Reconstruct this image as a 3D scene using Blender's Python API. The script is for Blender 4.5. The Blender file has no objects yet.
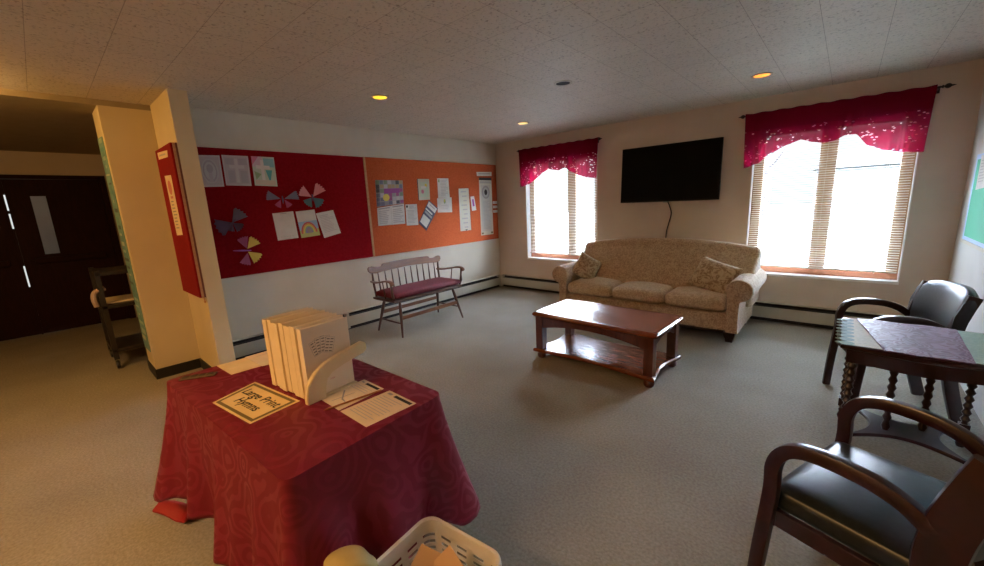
import bpy, bmesh, math, random
from mathutils import Vector, Matrix
random.seed(7)
SC = bpy.context.scene
COL = SC.collection
PI = math.pi

# ------------------------------------------------------------------ camera
cam_d = bpy.data.cameras.new('camera'); cam = bpy.data.objects.new('camera', cam_d); COL.objects.link(cam)
cam_d.sensor_width = 36.0; cam_d.lens = 397.137 / 984 * 36.0; cam_d.clip_start = 0.05; cam_d.clip_end = 200
r_ = (0.75138492, 0.65828079, -0.04568482); u_ = (-0.09540174, 0.17687921, 0.97959801); f_ = (-0.65293124, 0.73169676, -0.1957055)
cam.matrix_world = Matrix(((r_[0], u_[0], -f_[0], 4.575038), (r_[1], u_[1], -f_[1], -5.367452), (r_[2], u_[2], -f_[2], 1.466012), (0, 0, 0, 1)))
SC.camera = cam

# ------------------------------------------------------------------ light and exposure
SC.view_settings.view_transform = 'Standard'; SC.view_settings.look = 'None'
SC.view_settings.exposure = 0.52; SC.view_settings.gamma = 1.0; SC.view_settings.use_curve_mapping = False
SKY = 1.0
w = bpy.data.worlds.new('sky'); SC.world = w; w.use_nodes = True
nt = w.node_tree; nt.nodes.clear()
wo = nt.nodes.new('ShaderNodeOutputWorld'); bg = nt.nodes.new('ShaderNodeBackground')
tc = nt.nodes.new('ShaderNodeTexCoord'); sp = nt.nodes.new('ShaderNodeSeparateXYZ'); rp = nt.nodes.new('ShaderNodeValToRGB')
nt.links.new(tc.outputs['Generated'], sp.inputs[0]); nt.links.new(sp.outputs[2], rp.inputs[0])
# overcast sky: milky at the horizon, several times brighter overhead
for _i, (_p, _c) in enumerate(((0.0, (0.50, 0.52, 0.50)), (0.10, (0.66, 0.68, 0.68)), (0.24, (26, 30, 36)), (0.8, (42, 52, 70)))):
    _e = rp.color_ramp.elements[_i] if _i < 2 else rp.color_ramp.elements.new(_p)
    _e.position = _p; _e.color = (*_c, 1)
nt.links.new(rp.outputs[0], bg.inputs[0]); bg.inputs[1].default_value = SKY
nt.links.new(bg.outputs[0], wo.inputs[0])

def area(name, loc, rot, sx, sy, power, col, portal=False, spread=None):
    l = bpy.data.lights.new(name, 'AREA'); l.shape = 'RECTANGLE'; l.size = sx; l.size_y = sy; l.energy = power; l.color = col
    if portal: l.cycles.is_portal = True
    if spread: l.spread = spread
    o = bpy.data.objects.new(name, l); o.location = loc; o.rotation_euler = rot; COL.objects.link(o); return o
area('window_portal', (1.25, 0.30, 1.33), (-PI/2, 0, 0), 1.3, 1.6, 1, (1, 1, 1), True)
area('window_portal', (4.36, 0.30, 1.33), (-PI/2, 0, 0), 1.3, 1.6, 1, (1, 1, 1), True)
# unseen warm fill lights, added behind the camera and towards the lobby
FILL_LIGHTS = [((2.9, -6.75, 2.40), 44, (1.0, 0.56, 0.22)), ((0.7, -6.75, 2.40), 9, (1.0, 0.46, 0.09))]
for loc, p, c in FILL_LIGHTS:
    area('warm_fill_light', loc, (0, 0, 0), 1.1, 0.28, p, c)

# ------------------------------------------------------------------ materials
MATS = {}
def mat(name, col, rough=0.6, metal=0.0, spec=0.5, emit=None, estr=0.0):
    if name in MATS: return MATS[name]
    m = bpy.data.materials.new(name); m.use_nodes = True
    b = m.node_tree.nodes['Principled BSDF']
    b.inputs['Base Color'].default_value = (*col, 1); b.inputs['Roughness'].default_value = rough
    b.inputs['Metallic'].default_value = metal; b.inputs['Specular IOR Level'].default_value = spec
    if emit: b.inputs['Emission Color'].default_value = (*emit, 1); b.inputs['Emission Strength'].default_value = estr
    MATS[name] = m; return m
def N(m, t, **kw):
    n = m.node_tree.nodes.new(t)
    for k, v in kw.items():
        if k.startswith('i_'): n.inputs[k[2:].replace('_', ' ')].default_value = v
        else: setattr(n, k, v)
    return n
def L(m, a, b): m.node_tree.links.new(a, b)
def bsdf(m): return m.node_tree.nodes['Principled BSDF']
def noise_mat(name, c1, c2, scale=20, rough=0.7, bump=0.0, bscale=None, detail=4, dist=0.0, lo=0.35, hi=0.65, stretch=None, spec=0.5, coords='Object', bdist=0.01):
    if name in MATS: return MATS[name]
    m = mat(name, c1, rough, spec=spec); b = bsdf(m)
    t = N(m, 'ShaderNodeTexCoord'); mp = N(m, 'ShaderNodeMapping'); L(m, t.outputs[coords], mp.inputs[0])
    if stretch: mp.inputs['Scale'].default_value = stretch
    n = N(m, 'ShaderNodeTexNoise'); n.inputs['Scale'].default_value = scale; n.inputs['Detail'].default_value = detail; n.inputs['Distortion'].default_value = dist
    L(m, mp.outputs[0], n.inputs['Vector'])
    r = N(m, 'ShaderNodeValToRGB'); r.color_ramp.elements[0].position = lo; r.color_ramp.elements[1].position = hi
    r.color_ramp.elements[0].color = (*c1, 1); r.color_ramp.elements[1].color = (*c2, 1)
    L(m, n.outputs[0], r.inputs[0]); L(m, r.outputs[0], b.inputs['Base Color'])
    if bump:
        n2 = N(m, 'ShaderNodeTexNoise'); n2.inputs['Scale'].default_value = bscale or scale; n2.inputs['Detail'].default_value = 3
        L(m, mp.outputs[0], n2.inputs['Vector'])
        bp = N(m, 'ShaderNodeBump'); bp.inputs['Strength'].default_value = bump; bp.inputs['Distance'].default_value = bdist
        L(m, n2.outputs[0], bp.inputs['Height']); L(m, bp.outputs[0], b.inputs['Normal'])
    return m

WALL = noise_mat('painted_wall', (0.64, 0.54, 0.445), (0.67, 0.57, 0.475), 3, 0.75, 0.12, 220, bdist=0.002)
WALLW = noise_mat('painted_wall_side', (0.64, 0.59, 0.49), (0.68, 0.63, 0.53), 3, 0.75, 0.12, 220, bdist=0.002)
WALLR = noise_mat('painted_wall_right', (0.60, 0.60, 0.56), (0.64, 0.635, 0.60), 3, 0.75, 0.12, 220, bdist=0.002)
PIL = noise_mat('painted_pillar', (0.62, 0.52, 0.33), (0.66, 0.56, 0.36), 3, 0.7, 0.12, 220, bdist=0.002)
CREAM = mat('cream_enamel', (0.50, 0.48, 0.40), 0.45)
DARK = mat('gap_shade', (0.012, 0.012, 0.014), 0.8)
BLACKBASE = mat('black_rubber_base', (0.015, 0.013, 0.012), 0.5)
WHITE = mat('white_paint', (0.86, 0.86, 0.84), 0.4)
CARPET = noise_mat('carpet', (0.265, 0.24, 0.195), (0.345, 0.32, 0.268), 75, 0.95, 0.7, 130, detail=8, spec=0.1, bdist=0.004)
def carpet_patches(m):
    b = bsdf(m); nt = m.node_tree
    link = b.inputs['Base Color'].links[0]; src = link.from_socket
    t = N(m, 'ShaderNodeTexCoord'); n = N(m, 'ShaderNodeTexNoise'); n.inputs['Scale'].default_value = 1.6; n.inputs['Detail'].default_value = 3
    L(m, t.outputs['Object'], n.inputs['Vector'])
    r = N(m, 'ShaderNodeMapRange'); r.inputs[1].default_value = 0.3; r.inputs[2].default_value = 0.7; r.inputs[3].default_value = 0.88; r.inputs[4].default_value = 1.08
    L(m, n.outputs[0], r.inputs[0])
    mx = N(m, 'ShaderNodeMix', data_type='RGBA', blend_type='MULTIPLY'); mx.inputs[0].default_value = 1
    L(m, src, mx.inputs[6]); L(m, r.outputs[0], mx.inputs[7]); L(m, mx.outputs[2], b.inputs['Base Color'])
carpet_patches(CARPET)
LOBBYCEIL = noise_mat('lobby_ceiling_shaded', (0.30, 0.24, 0.16), (0.33, 0.265, 0.18), 8, 0.8)  # darker than the room ceiling: shade behind the header put into the colour

def ceiling_mat():
    m = mat('ceiling_tile', (0.62, 0.57, 0.50), 0.62, spec=0.5); b = bsdf(m)
    t = N(m, 'ShaderNodeTexCoord'); mp = N(m, 'ShaderNodeMapping'); L(m, t.outputs['Object'], mp.inputs[0])
    T = 0.3125
    mp.inputs['Location'].default_value = (-3.735, 3.04, 0)
    br = N(m, 'ShaderNodeTexBrick'); br.offset = 0.0; br.squash = 1.0
    br.inputs['Scale'].default_value = 1.0; br.inputs['Mortar Size'].default_value = 0.0022; br.inputs['Mortar Smooth'].default_value = 0.4
    br.inputs['Brick Width'].default_value = T; br.inputs['Row Height'].default_value = T; br.inputs['Bias'].default_value = -0.2
    br.inputs['Color1'].default_value = (0.64, 0.585, 0.50, 1); br.inputs['Color2'].default_value = (0.67, 0.615, 0.53, 1); br.inputs['Mortar'].default_value = (0.40, 0.35, 0.29, 1)
    L(m, mp.outputs[0], br.inputs['Vector'])
    # fissures / pin holes of the tile
    v = N(m, 'ShaderNodeTexNoise'); v.inputs['Scale'].default_value = 55; v.inputs['Detail'].default_value = 3; v.inputs['Roughness'].default_value = 0.7
    L(m, t.outputs['Object'], v.inputs['Vector'])
    r = N(m, 'ShaderNodeValToRGB'); r.color_ramp.elements[0].position = 0.30; r.color_ramp.elements[0].color = (0.45, 0.43, 0.40, 1)
    r.color_ramp.elements[1].position = 0.45; r.color_ramp.elements[1].color = (1, 1, 1, 1); L(m, v.outputs[0], r.inputs[0])
    mx = N(m, 'ShaderNodeMix', data_type='RGBA', blend_type='MULTIPLY'); mx.inputs[0].default_value = 1
    L(m, br.outputs[0], mx.inputs[6]); L(m, r.outputs[0], mx.inputs[7]); L(m, mx.outputs[2], b.inputs['Base Color'])
    bp = N(m, 'ShaderNodeBump'); bp.inputs['Strength'].default_value = 0.5; bp.inputs['Distance'].default_value = 0.004
    L(m, v.outputs[0], bp.inputs['Height'])
    bp2 = N(m, 'ShaderNodeBump'); bp2.invert = True; bp2.inputs['Strength'].default_value = 0.6; bp2.inputs['Distance'].default_value = 0.003
    L(m, br.outputs['Fac'], bp2.inputs['Height']); L(m, bp.outputs[0], bp2.inputs['Normal']); L(m, bp2.outputs[0], b.inputs['Normal'])
    return m
CEIL = ceiling_mat()

def wood(name, c1, c2, rough=0.3, sc=6, stretch=(1, 12, 12), spec=0.5, coat=0.0):
    m = noise_mat(name, c1, c2, sc, rough, 0.0, detail=8, dist=0.6, lo=0.3, hi=0.7, stretch=stretch, spec=spec)
    if coat: bsdf(m).inputs['Coat Weight'].default_value = coat; bsdf(m).inputs['Coat Roughness'].default_value = 0.15
    return m
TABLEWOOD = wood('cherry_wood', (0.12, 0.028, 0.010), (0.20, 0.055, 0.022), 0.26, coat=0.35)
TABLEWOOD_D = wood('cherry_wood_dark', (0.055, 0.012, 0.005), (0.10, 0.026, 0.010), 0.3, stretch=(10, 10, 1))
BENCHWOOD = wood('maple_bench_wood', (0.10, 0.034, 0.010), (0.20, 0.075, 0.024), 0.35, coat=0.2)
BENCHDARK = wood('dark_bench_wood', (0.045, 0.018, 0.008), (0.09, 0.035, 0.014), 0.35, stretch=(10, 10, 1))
MAHOG = wood('mahogany', (0.016, 0.003, 0.004), (0.036, 0.005, 0.007), 0.28, stretch=(3, 3, 3), coat=0.3)
MAHOGD = wood('dark_mahogany', (0.012, 0.005, 0.005), (0.028, 0.009, 0.008), 0.28, stretch=(3, 3, 3), coat=0.3)
DOORWOOD = wood('dark_door_wood', (0.016, 0.002, 0.002), (0.026, 0.004, 0.003), 0.6, stretch=(8, 8, 1), spec=0.15)
TRIMWOOD = wood('golden_oak_trim', (0.42, 0.22, 0.10), (0.55, 0.30, 0.14), 0.4, stretch=(10, 1, 10))
WINWOOD = wood('window_oak', (0.34, 0.20, 0.10), (0.44, 0.27, 0.14), 0.4, stretch=(10, 10, 1))
SILLWOOD = wood('window_red_oak', (0.36, 0.14, 0.07), (0.46, 0.19, 0.10), 0.4, stretch=(1, 10, 10))
VINYL = noise_mat('black_vinyl', (0.012, 0.017, 0.021), (0.017, 0.023, 0.028), 60, 0.33, 0.1, 300, spec=0.5, bdist=0.001)
VINYLS = mat('black_vinyl_side', (0.008, 0.010, 0.011), 0.5)
def damask(name, base, light, scale, r1, r2, bump=0.1, contrast=1.0, sheen=0.0):
    m = mat(name, base, r1, spec=0.4); b = bsdf(m)
    t = N(m, 'ShaderNodeTexCoord')
    n0 = N(m, 'ShaderNodeTexNoise'); n0.inputs['Scale'].default_value = scale * 0.5; n0.inputs['Detail'].default_value = 1
    L(m, t.outputs['Object'], n0.inputs['Vector'])
    mx0 = N(m, 'ShaderNodeMix', data_type='RGBA'); mx0.inputs[0].default_value = 0.17
    L(m, t.outputs['Object'], mx0.inputs[6]); L(m, n0.outputs['Color'], mx0.inputs[7])
    v = N(m, 'ShaderNodeTexVoronoi', feature='SMOOTH_F1'); v.inputs['Scale'].default_value = scale; v.inputs['Smoothness'].default_value = 0.4
    L(m, mx0.outputs[2], v.inputs['Vector'])
    s = N(m, 'ShaderNodeMath', operation='MULTIPLY'); s.inputs[1].default_value = 26; L(m, v.outputs['Distance'], s.inputs[0])
    n1 = N(m, 'ShaderNodeTexNoise'); n1.inputs['Scale'].default_value = scale * 1.1; n1.inputs['Detail'].default_value = 2; L(m, t.outputs['Object'], n1.inputs['Vector'])
    a = N(m, 'ShaderNodeMath', operation='MULTIPLY_ADD'); a.inputs[1].default_value = 9; L(m, n1.outputs[0], a.inputs[0]); L(m, s.outputs[0], a.inputs[2])
    sn = N(m, 'ShaderNodeMath', operation='SINE'); L(m, a.outputs[0], sn.inputs[0])
    r = N(m, 'ShaderNodeMapRange'); r.inputs[1].default_value = -0.1; r.inputs[2].default_value = 0.5; L(m, sn.outputs[0], r.inputs[0])
    mx = N(m, 'ShaderNodeMix', data_type='RGBA'); mx.inputs[6].default_value = (*base, 1); mx.inputs[7].default_value = (*light, 1); L(m, r.outputs[0], mx.inputs[0])
    L(m, mx.outputs[2], b.inputs['Base Color'])
    rr = N(m, 'ShaderNodeMapRange'); rr.inputs[3].default_value = r1; rr.inputs[4].default_value = r2; L(m, r.outputs[0], rr.inputs[0]); L(m, rr.outputs[0], b.inputs['Roughness'])
    bp = N(m, 'ShaderNodeBump'); bp.inputs['Strength'].default_value = bump; bp.inputs['Distance'].default_value = 0.003; L(m, r.outputs[0], bp.inputs['Height']); L(m, bp.outputs[0], b.inputs['Normal'])
    if sheen: b.inputs['Sheen Weight'].default_value = sheen
    return m
def floral(name, c1, c2, scale):
    m = noise_mat(name, c1, c2, scale, 0.85, 0.25, scale * 1.0, detail=2, dist=2.2, lo=0.42, hi=0.56, spec=0.2, bdist=0.003)
    bsdf(m).inputs['Sheen Weight'].default_value = 0.25; bsdf(m).inputs['Sheen Roughness'].default_value = 0.5
    return m
CLOTH = damask('maroon_damask', (0.165, 0.0015, 0.015), (0.20, 0.004, 0.024), 9, 0.62, 0.42, 0.12)
CLOTH.node_tree.nodes['Principled BSDF'].inputs['Sheen Weight'].default_value = 0.0
CLOTHRED = mat('bright_red_cloth', (0.30, 0.004, 0.010), 0.6)
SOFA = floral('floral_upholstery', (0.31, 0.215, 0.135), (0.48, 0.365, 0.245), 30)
CUSH = floral('floral_upholstery_lit', (0.38, 0.28, 0.185), (0.54, 0.42, 0.29), 30)  # lighter copy of the sofa fabric, window light on the seats in its colour
PILLOW = floral('floral_pillow_fabric', (0.27, 0.185, 0.10), (0.48, 0.38, 0.25), 17)
BCUSH = noise_mat('burgundy_cushion', (0.11, 0.004, 0.012), (0.15, 0.008, 0.02), 30, 0.75, 0.1, 100)
PURPLE = damask('purple_runner', (0.12, 0.035, 0.08), (0.19, 0.075, 0.14), 14, 0.55, 0.4, 0.3)
LACE = noise_mat('pale_lace', (0.60, 0.62, 0.50), (0.72, 0.72, 0.60), 60, 0.6, 0.3, 300, bdist=0.002)
LACEG = noise_mat('mint_lace', (0.34, 0.52, 0.43), (0.44, 0.60, 0.50), 60, 0.6, 0.3, 300, bdist=0.002)
REDBOARD = noise_mat('red_felt', (0.20, 0.003, 0.007), (0.235, 0.005, 0.010), 40, 0.95, 0.05, 300, spec=0.1)
REDBOARD2 = noise_mat('bright_red_felt', (0.21, 0.004, 0.008), (0.24, 0.006, 0.010), 40, 0.9, 0.05, 300, spec=0.2)
ORANGE = noise_mat('orange_burlap', (0.40, 0.078, 0.024), (0.48, 0.105, 0.036), 60, 0.95, 0.1, 300, spec=0.1)
PAPER = noise_mat('white_paper', (0.66, 0.64, 0.60), (0.72, 0.70, 0.66), 12, 0.8)
PAPERW = noise_mat('warm_paper', (0.74, 0.60, 0.40), (0.80, 0.66, 0.45), 12, 0.8)
PAPERY = noise_mat('parchment_paper', (0.74, 0.57, 0.28), (0.80, 0.63, 0.33), 12, 0.8)
FOLDER = noise_mat('cream_folder', (0.80, 0.66, 0.42), (0.85, 0.71, 0.47), 10, 0.6)
FOLDERF = noise_mat('pale_cream_folder', (0.82, 0.70, 0.52), (0.86, 0.74, 0.56), 10, 0.6)
RACK = mat('cream_plastic', (0.76, 0.62, 0.36), 0.4)
INK = mat('black_ink', (0.02, 0.018, 0.018), 0.7)
INKG = mat('grey_ink', (0.33, 0.31, 0.30), 0.8)
INKL = mat('light_pencil', (0.48, 0.45, 0.44), 0.8)
INKBR = mat('olive_border_ink', (0.17, 0.13, 0.05), 0.8)
TVBLK = mat('tv_screen', (0.002, 0.002, 0.0025), 0.5, spec=0.06)
TVBEZ = mat('tv_bezel', (0.004, 0.004, 0.005), 0.4, spec=0.2)
IRON = mat('black_iron', (0.01, 0.008, 0.008), 0.4)
CHROME = mat('chrome', (0.6, 0.6, 0.6), 0.2, 1.0)
CABLE = mat('dark_cable', (0.03, 0.022, 0.018), 0.5)
BASKET = mat('white_plastic', (0.80, 0.77, 0.70), 0.4)
TEAL = noise_mat('teal_poster', (0.10, 0.24, 0.25), (0.20, 0.36, 0.35), 9, 0.7)
GREEN = mat('green_board', (0.03, 0.40, 0.22), 0.7)
PALEBLUE = mat('pale_blue_border', (0.45, 0.62, 0.85), 0.6)
BAGY = noise_mat('yellow_bag', (0.42, 0.33, 0.12), (0.52, 0.42, 0.18), 8, 0.6)
TAN = mat('tan_card', (0.72, 0.45, 0.22), 0.7)
GREYF = mat('grey_metal', (0.32, 0.32, 0.33), 0.5)
def colour(c, r=0.7):
    return mat('colour_%02d_%02d_%02d' % tuple(int(x * 99) for x in c), c, r)

# ------------------------------------------------------------------ mesh helpers
def new(name, bm, m, parent=None, smooth=False, loc=None):
    me = bpy.data.meshes.new(name)
    bmesh.ops.recalc_face_normals(bm, faces=bm.faces[:])
    bm.to_mesh(me); bm.free()
    for mm in (m if isinstance(m, (list, tuple)) else [m]): me.materials.append(mm)
    if smooth:
        me.polygons.foreach_set('use_smooth', [True] * len(me.polygons))
        try: me.set_sharp_from_angle(angle=math.radians(smooth if smooth is not True else 45))
        except Exception: pass
    o = bpy.data.objects.new(name, me); COL.objects.link(o)
    if parent: o.parent = parent
    if loc: o.location = loc
    return o
def thing(name, label, cat, loc=(0, 0, 0), rz=0.0, group=None, kind=None):
    o = bpy.data.objects.new(name, None); COL.objects.link(o); o.empty_display_size = 0.1
    o.location = loc; o.rotation_euler = (0, 0, rz)
    tag(o, label, cat, group, kind); return o
def tag(o, label=None, cat=None, group=None, kind=None):
    if label: o['label'] = label
    if cat: o['category'] = cat
    if group: o['group'] = group
    if kind: o['kind'] = kind
    return o
def struct(o, label=None, cat=None): return tag(o, label, cat, None, 'structure')

def box(bm, c, s, rot=None, mi=0, bev=0.0, seg=2):
    t = bmesh.new(); bmesh.ops.create_cube(t, size=1)
    for v in t.verts: v.co = Vector((v.co.x * s[0], v.co.y * s[1], v.co.z * s[2]))
    if bev: bmesh.ops.bevel(t, geom=t.edges[:], offset=bev, segments=seg, affect='EDGES', profile=0.6)
    M = Matrix.Translation(c) @ (rot if rot is not None else Matrix.Identity(4))
    merge(bm, t, M, mi)
def box2(bm, a, b, **k):
    box(bm, [(a[i] + b[i]) / 2 for i in range(3)], [abs(b[i] - a[i]) for i in range(3)], **k)
def merge(bm, t, M=Matrix.Identity(4), mi=0):
    vs = [bm.verts.new(M @ v.co) for v in t.verts]; t.verts.index_update()
    for f in t.faces:
        try: nf = bm.faces.new([vs[v.index] for v in f.verts]); nf.material_index = mi
        except ValueError: pass
    t.free()
def rbox(bm, c, s, r=0.03, n=10, crown=0.0, M=None, mi=0):
    """rounded puffy box; crown raises the top centre"""
    t = bmesh.new(); bmesh.ops.create_cube(t, size=2)
    bmesh.ops.subdivide_edges(t, edges=t.edges[:], cuts=n, use_grid_fill=True)
    h = Vector(s) / 2
    for v in t.verts:
        q = v.co.copy()
        u = [math.copysign(1 - (1 - abs(x)) ** 1.0, x) for x in q]
        p = Vector([u[i] * h[i] for i in range(3)])
        cl = Vector([max(-(h[i] - r), min(h[i] - r, p[i])) for i in range(3)])
        # edge rings: push outer ring positions towards the rounded surface
        d = p - cl
        if d.length > 1e-6: p = cl + d.normalized() * r
        else: p = p
        if crown:
            k = (1 - min(1, abs(q.x)) ** 2) * (1 - min(1, abs(q.y)) ** 2)
            if p.z > 0: p.z += crown * k
            else: p.z -= crown * 0.15 * k
        v.co = p
    MM = Matrix.Translation(c) @ (M if M is not None else Matrix.Identity(4))
    merge(bm, t, MM, mi)
def loft(bm, secs, cap=True, closed=True, mi=0):
    rows = [[bm.verts.new(p) for p in s] for s in secs]
    n = len(rows[0])
    for a, b in zip(rows, rows[1:]):
        for i in range(n if closed else n - 1):
            j = (i + 1) % n
            try: f = bm.faces.new((a[i], a[j], b[j], b[i])); f.material_index = mi
            except ValueError: pass
    if cap and closed:
        for r in (rows[0], rows[-1]):
            try: f = bm.faces.new(r); f.material_index = mi
            except ValueError: pass
def lathe(bm, prof, c=(0, 0, 0), seg=14, M=None, mi=0):
    M = M or Matrix.Identity(4)
    secs = [[M @ Vector((r * math.cos(2 * PI * k / seg), r * math.sin(2 * PI * k / seg), z)) + Vector(c) for k in range(seg)] for r, z in prof]
    loft(bm, secs, mi=mi)
def tube(bm, pts, rad, seg=8, mi=0, flat=None):
    """sweep; rad number or list; flat=(w,h) makes a rounded rectangular section, w along the side vector"""
    pts = [Vector(p) for p in pts]; n = len(pts)
    rads = rad if isinstance(rad, (list, tuple)) else [rad] * n
    up = Vector((0, 0, 1)); prev = None; secs = []
    for i, p in enumerate(pts):
        d = (pts[min(i + 1, n - 1)] - pts[max(i - 1, 0)]).normalized()
        if prev is None:
            s = d.cross(up)
            if s.length < 1e-3: s = Vector((0, 1, 0)) if abs(d.y) < 0.9 else Vector((1, 0, 0))
            s = (s - d * s.dot(d)).normalized()
        else:
            s = (prev - d * prev.dot(d)).normalized()
        prev = s; t = s.cross(d).normalized()
        sec = []
        for k in range(seg):
            a = 2 * PI * (k + 0.5) / seg
            ca, sa = math.cos(a), math.sin(a)
            if flat:
                e = 0.45
                ca = math.copysign(abs(ca) ** e, ca); sa = math.copysign(abs(sa) ** e, sa)
                sec.append(p + s * ca * flat[0] / 2 * rads[i] + t * sa * flat[1] / 2 * rads[i])
            else: sec.append(p + (s * ca + t * sa) * rads[i])
        secs.append(sec)
    loft(bm, secs, mi=mi)
def spline(pts, k=6):
    P = [Vector(p) for p in pts]; P = [2 * P[0] - P[1]] + P + [2 * P[-1] - P[-2]]; out = []
    for i in range(1, len(P) - 2):
        for j in range(k):
            t = j / k; a, b, c, d = P[i - 1:i + 3]
            out.append(0.5 * ((2 * b) + (-a + c) * t + (2 * a - 5 * b + 4 * c - d) * t * t + (-a + 3 * b - 3 * c + d) * t ** 3))
    out.append(P[-2]); return out
def prism(bm, poly, axis, a, b, mi=0):
    """poly of 2D points extruded along axis 'x','y','z' from a to b"""
    def P(u, v, t):
        return {'x': (t, u, v), 'y': (u, t, v), 'z': (u, v, t)}[axis]
    A = [bm.verts.new(P(u, v, a)) for u, v in poly]; B = [bm.verts.new(P(u, v, b)) for u, v in poly]
    n = len(poly)
    for i in range(n):
        f = bm.faces.new((A[i], A[(i + 1) % n], B[(i + 1) % n], B[i])); f.material_index = mi
    for r in (A, B):
        f = bm.faces.new(r); f.material_index = mi
def ring(bm, c, r0, r1, z0, z1, seg=28, mi=0):
    secs = []
    for k in range(seg + 1):
        a = 2 * PI * k / seg; ca, sa = math.cos(a), math.sin(a)
        secs.append([Vector((c[0] + r * ca, c[1] + r * sa, z)) for r, z in ((r0, z0), (r1, z0), (r1, z1), (r0, z1))])
    loft(bm, secs, cap=False, mi=mi)
def text_into(bm, s, size, M, mi, depth=0.0006, bold=0.0):
    cu = bpy.data.curves.new('t', 'FONT'); cu.body = s; cu.size = size; cu.align_x = 'CENTER'; cu.align_y = 'CENTER'; cu.extrude = depth; cu.offset = bold; cu.resolution_u = 3
    ob = bpy.data.objects.new('t', cu); COL.objects.link(ob)
    dg = bpy.context.evaluated_depsgraph_get(); dg.update(); me = bpy.data.meshes.new_from_object(ob.evaluated_get(dg))
    t = bmesh.new(); t.from_mesh(me); merge(bm, t, M, mi)
    bpy.data.objects.remove(ob); bpy.data.curves.remove(cu); bpy.data.meshes.remove(me)

# ================================================================== THE SETTING
H = 2.45; RX = 5.33; LY = -8.2; LOBX = -3.5; HX = -0.1156; LC = 2.405
W1 = (0.616, 1.885, 0.545, 2.12); W2 = (3.738, 5.02, 0.545, 2.12)
bm = bmesh.new()
for a, b in (((LOBX - 0.2, LY, -0.1), (RX + 0.2, 0.2, 0.0)),): box2(bm, a, b)
struct(new('floor', bm, CARPET))
bm = bmesh.new(); box2(bm, (HX, LY, H), (RX + 0.2, 0.25, H + 0.12))
struct(new('ceiling', bm, CEIL))
bm = bmesh.new(); box2(bm, (LOBX - 0.2, LY, LC), (HX, -2.9, H + 0.12))
struct(new('ceiling', bm, LOBBYCEIL))
# back wall with two openings
bm = bmesh.new(); T = 0.24
xs = [-0.2, W1[0], W1[1], W2[0], W2[1], RX + 0.2]
for i in (0, 2, 4): box2(bm, (xs[i], 0, 0), (xs[i + 1], T, H))
for Wd in (W1, W2):
    box2(bm, (Wd[0], 0, 0), (Wd[1], T, Wd[2])); box2(bm, (Wd[0], 0, Wd[3]), (Wd[1], T, H))
struct(new('wall_back', bm, WALL))
bm = bmesh.new(); box2(bm, (-0.1156, -4.39, 0), (0, 0, H)); struct(new('wall_left', bm, WALLW))
bm = bmesh.new(); box2(bm, (RX, LY, 0), (RX + 0.2, 0, H)); struct(new('wall_right', bm, WALLR))
bm = bmesh.new(); box2(bm, (LOBX - 0.2, LY - 0.15, 0), (RX + 0.2, LY, H + .1)); struct(new('wall_front', bm, WALL))
# wing wall that ends the left wall, and the pier behind it
bm = bmesh.new(); box2(bm, (-0.1156, -4.518, 0), (0.5705, -4.39, H), bev=0.006); struct(new('wall_wing', bm, PIL))
bm = bmesh.new(); box2(bm, (-0.50, -4.862, 0), (-0.1157, -2.9, H), bev=0.004); struct(new('wall_pier', bm, PIL))
bm = bmesh.new()
for a, b in (((-0.1156, -4.862, 0), (-0.105, -4.528, 0.095)), ((-0.1156, -4.528, 0), (0.58, -4.518, 0.095)), ((0.5705, -4.528, 0), (0.58, -4.39, 0.095)), ((-0.51, -4.872, 0), (-0.105, -4.862, 0.095))):
    box2(bm, a, b)
struct(new('baseboard_wing', bm, BLACKBASE))
# lobby: far wall with double door, side wall
bm = bmesh.new()
DY0, DY1, DZ = -6.50, -4.64, 2.06
for a, b in (((LOBX - 0.12, DY1, 0), (LOBX, -2.9, H)), ((LOBX - 0.12, LY, 0), (LOBX, DY0, H)), ((LOBX - 0.12, DY0, DZ), (LOBX, DY1, H))): box2(bm, a, b)
struct(new('wall_lobby', bm, WALL))
bm = bmesh.new(); box2(bm, (LOBX, -3.0, 0), (-0.50, -2.9, H)); struct(new('wall_lobby_side', bm, WALL))
# vestibule behind the doors
bm = bmesh.new(); box2(bm, (-5.2, DY0 - .3, -0.1), (LOBX - 0.12, DY1 + .4, 0.0)); box2(bm, (-5.2, DY0 - .3, 2.3), (LOBX - 0.12, DY1 + .4, 2.4))
box2(bm, (-5.2, DY1 + .3, 0), (LOBX - 0.12, DY1 + .4, 2.3)); box2(bm, (-5.2, DY0 - .4, 0), (LOBX - 0.12, DY0 - .3, 2.3)); box2(bm, (-5.3, -5.54, 0), (-5.2, DY1 + .4, 2.3)); box2(bm, (-5.3, DY0 - .3, 0), (-5.2, -5.68, 2.3)); box2(bm, (-5.3, -5.68, 2.05), (-5.2, -5.54, 2.3))
struct(new('wall_vestibule', bm, WALL))
area('vestibule_fill_light', (-4.4, -5.2, 2.28), (0, 0, 0), 0.4, 0.4, 0.4, (1, 0.85, 0.6))  # unseen fill light, added to brighten the dark vestibule
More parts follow.
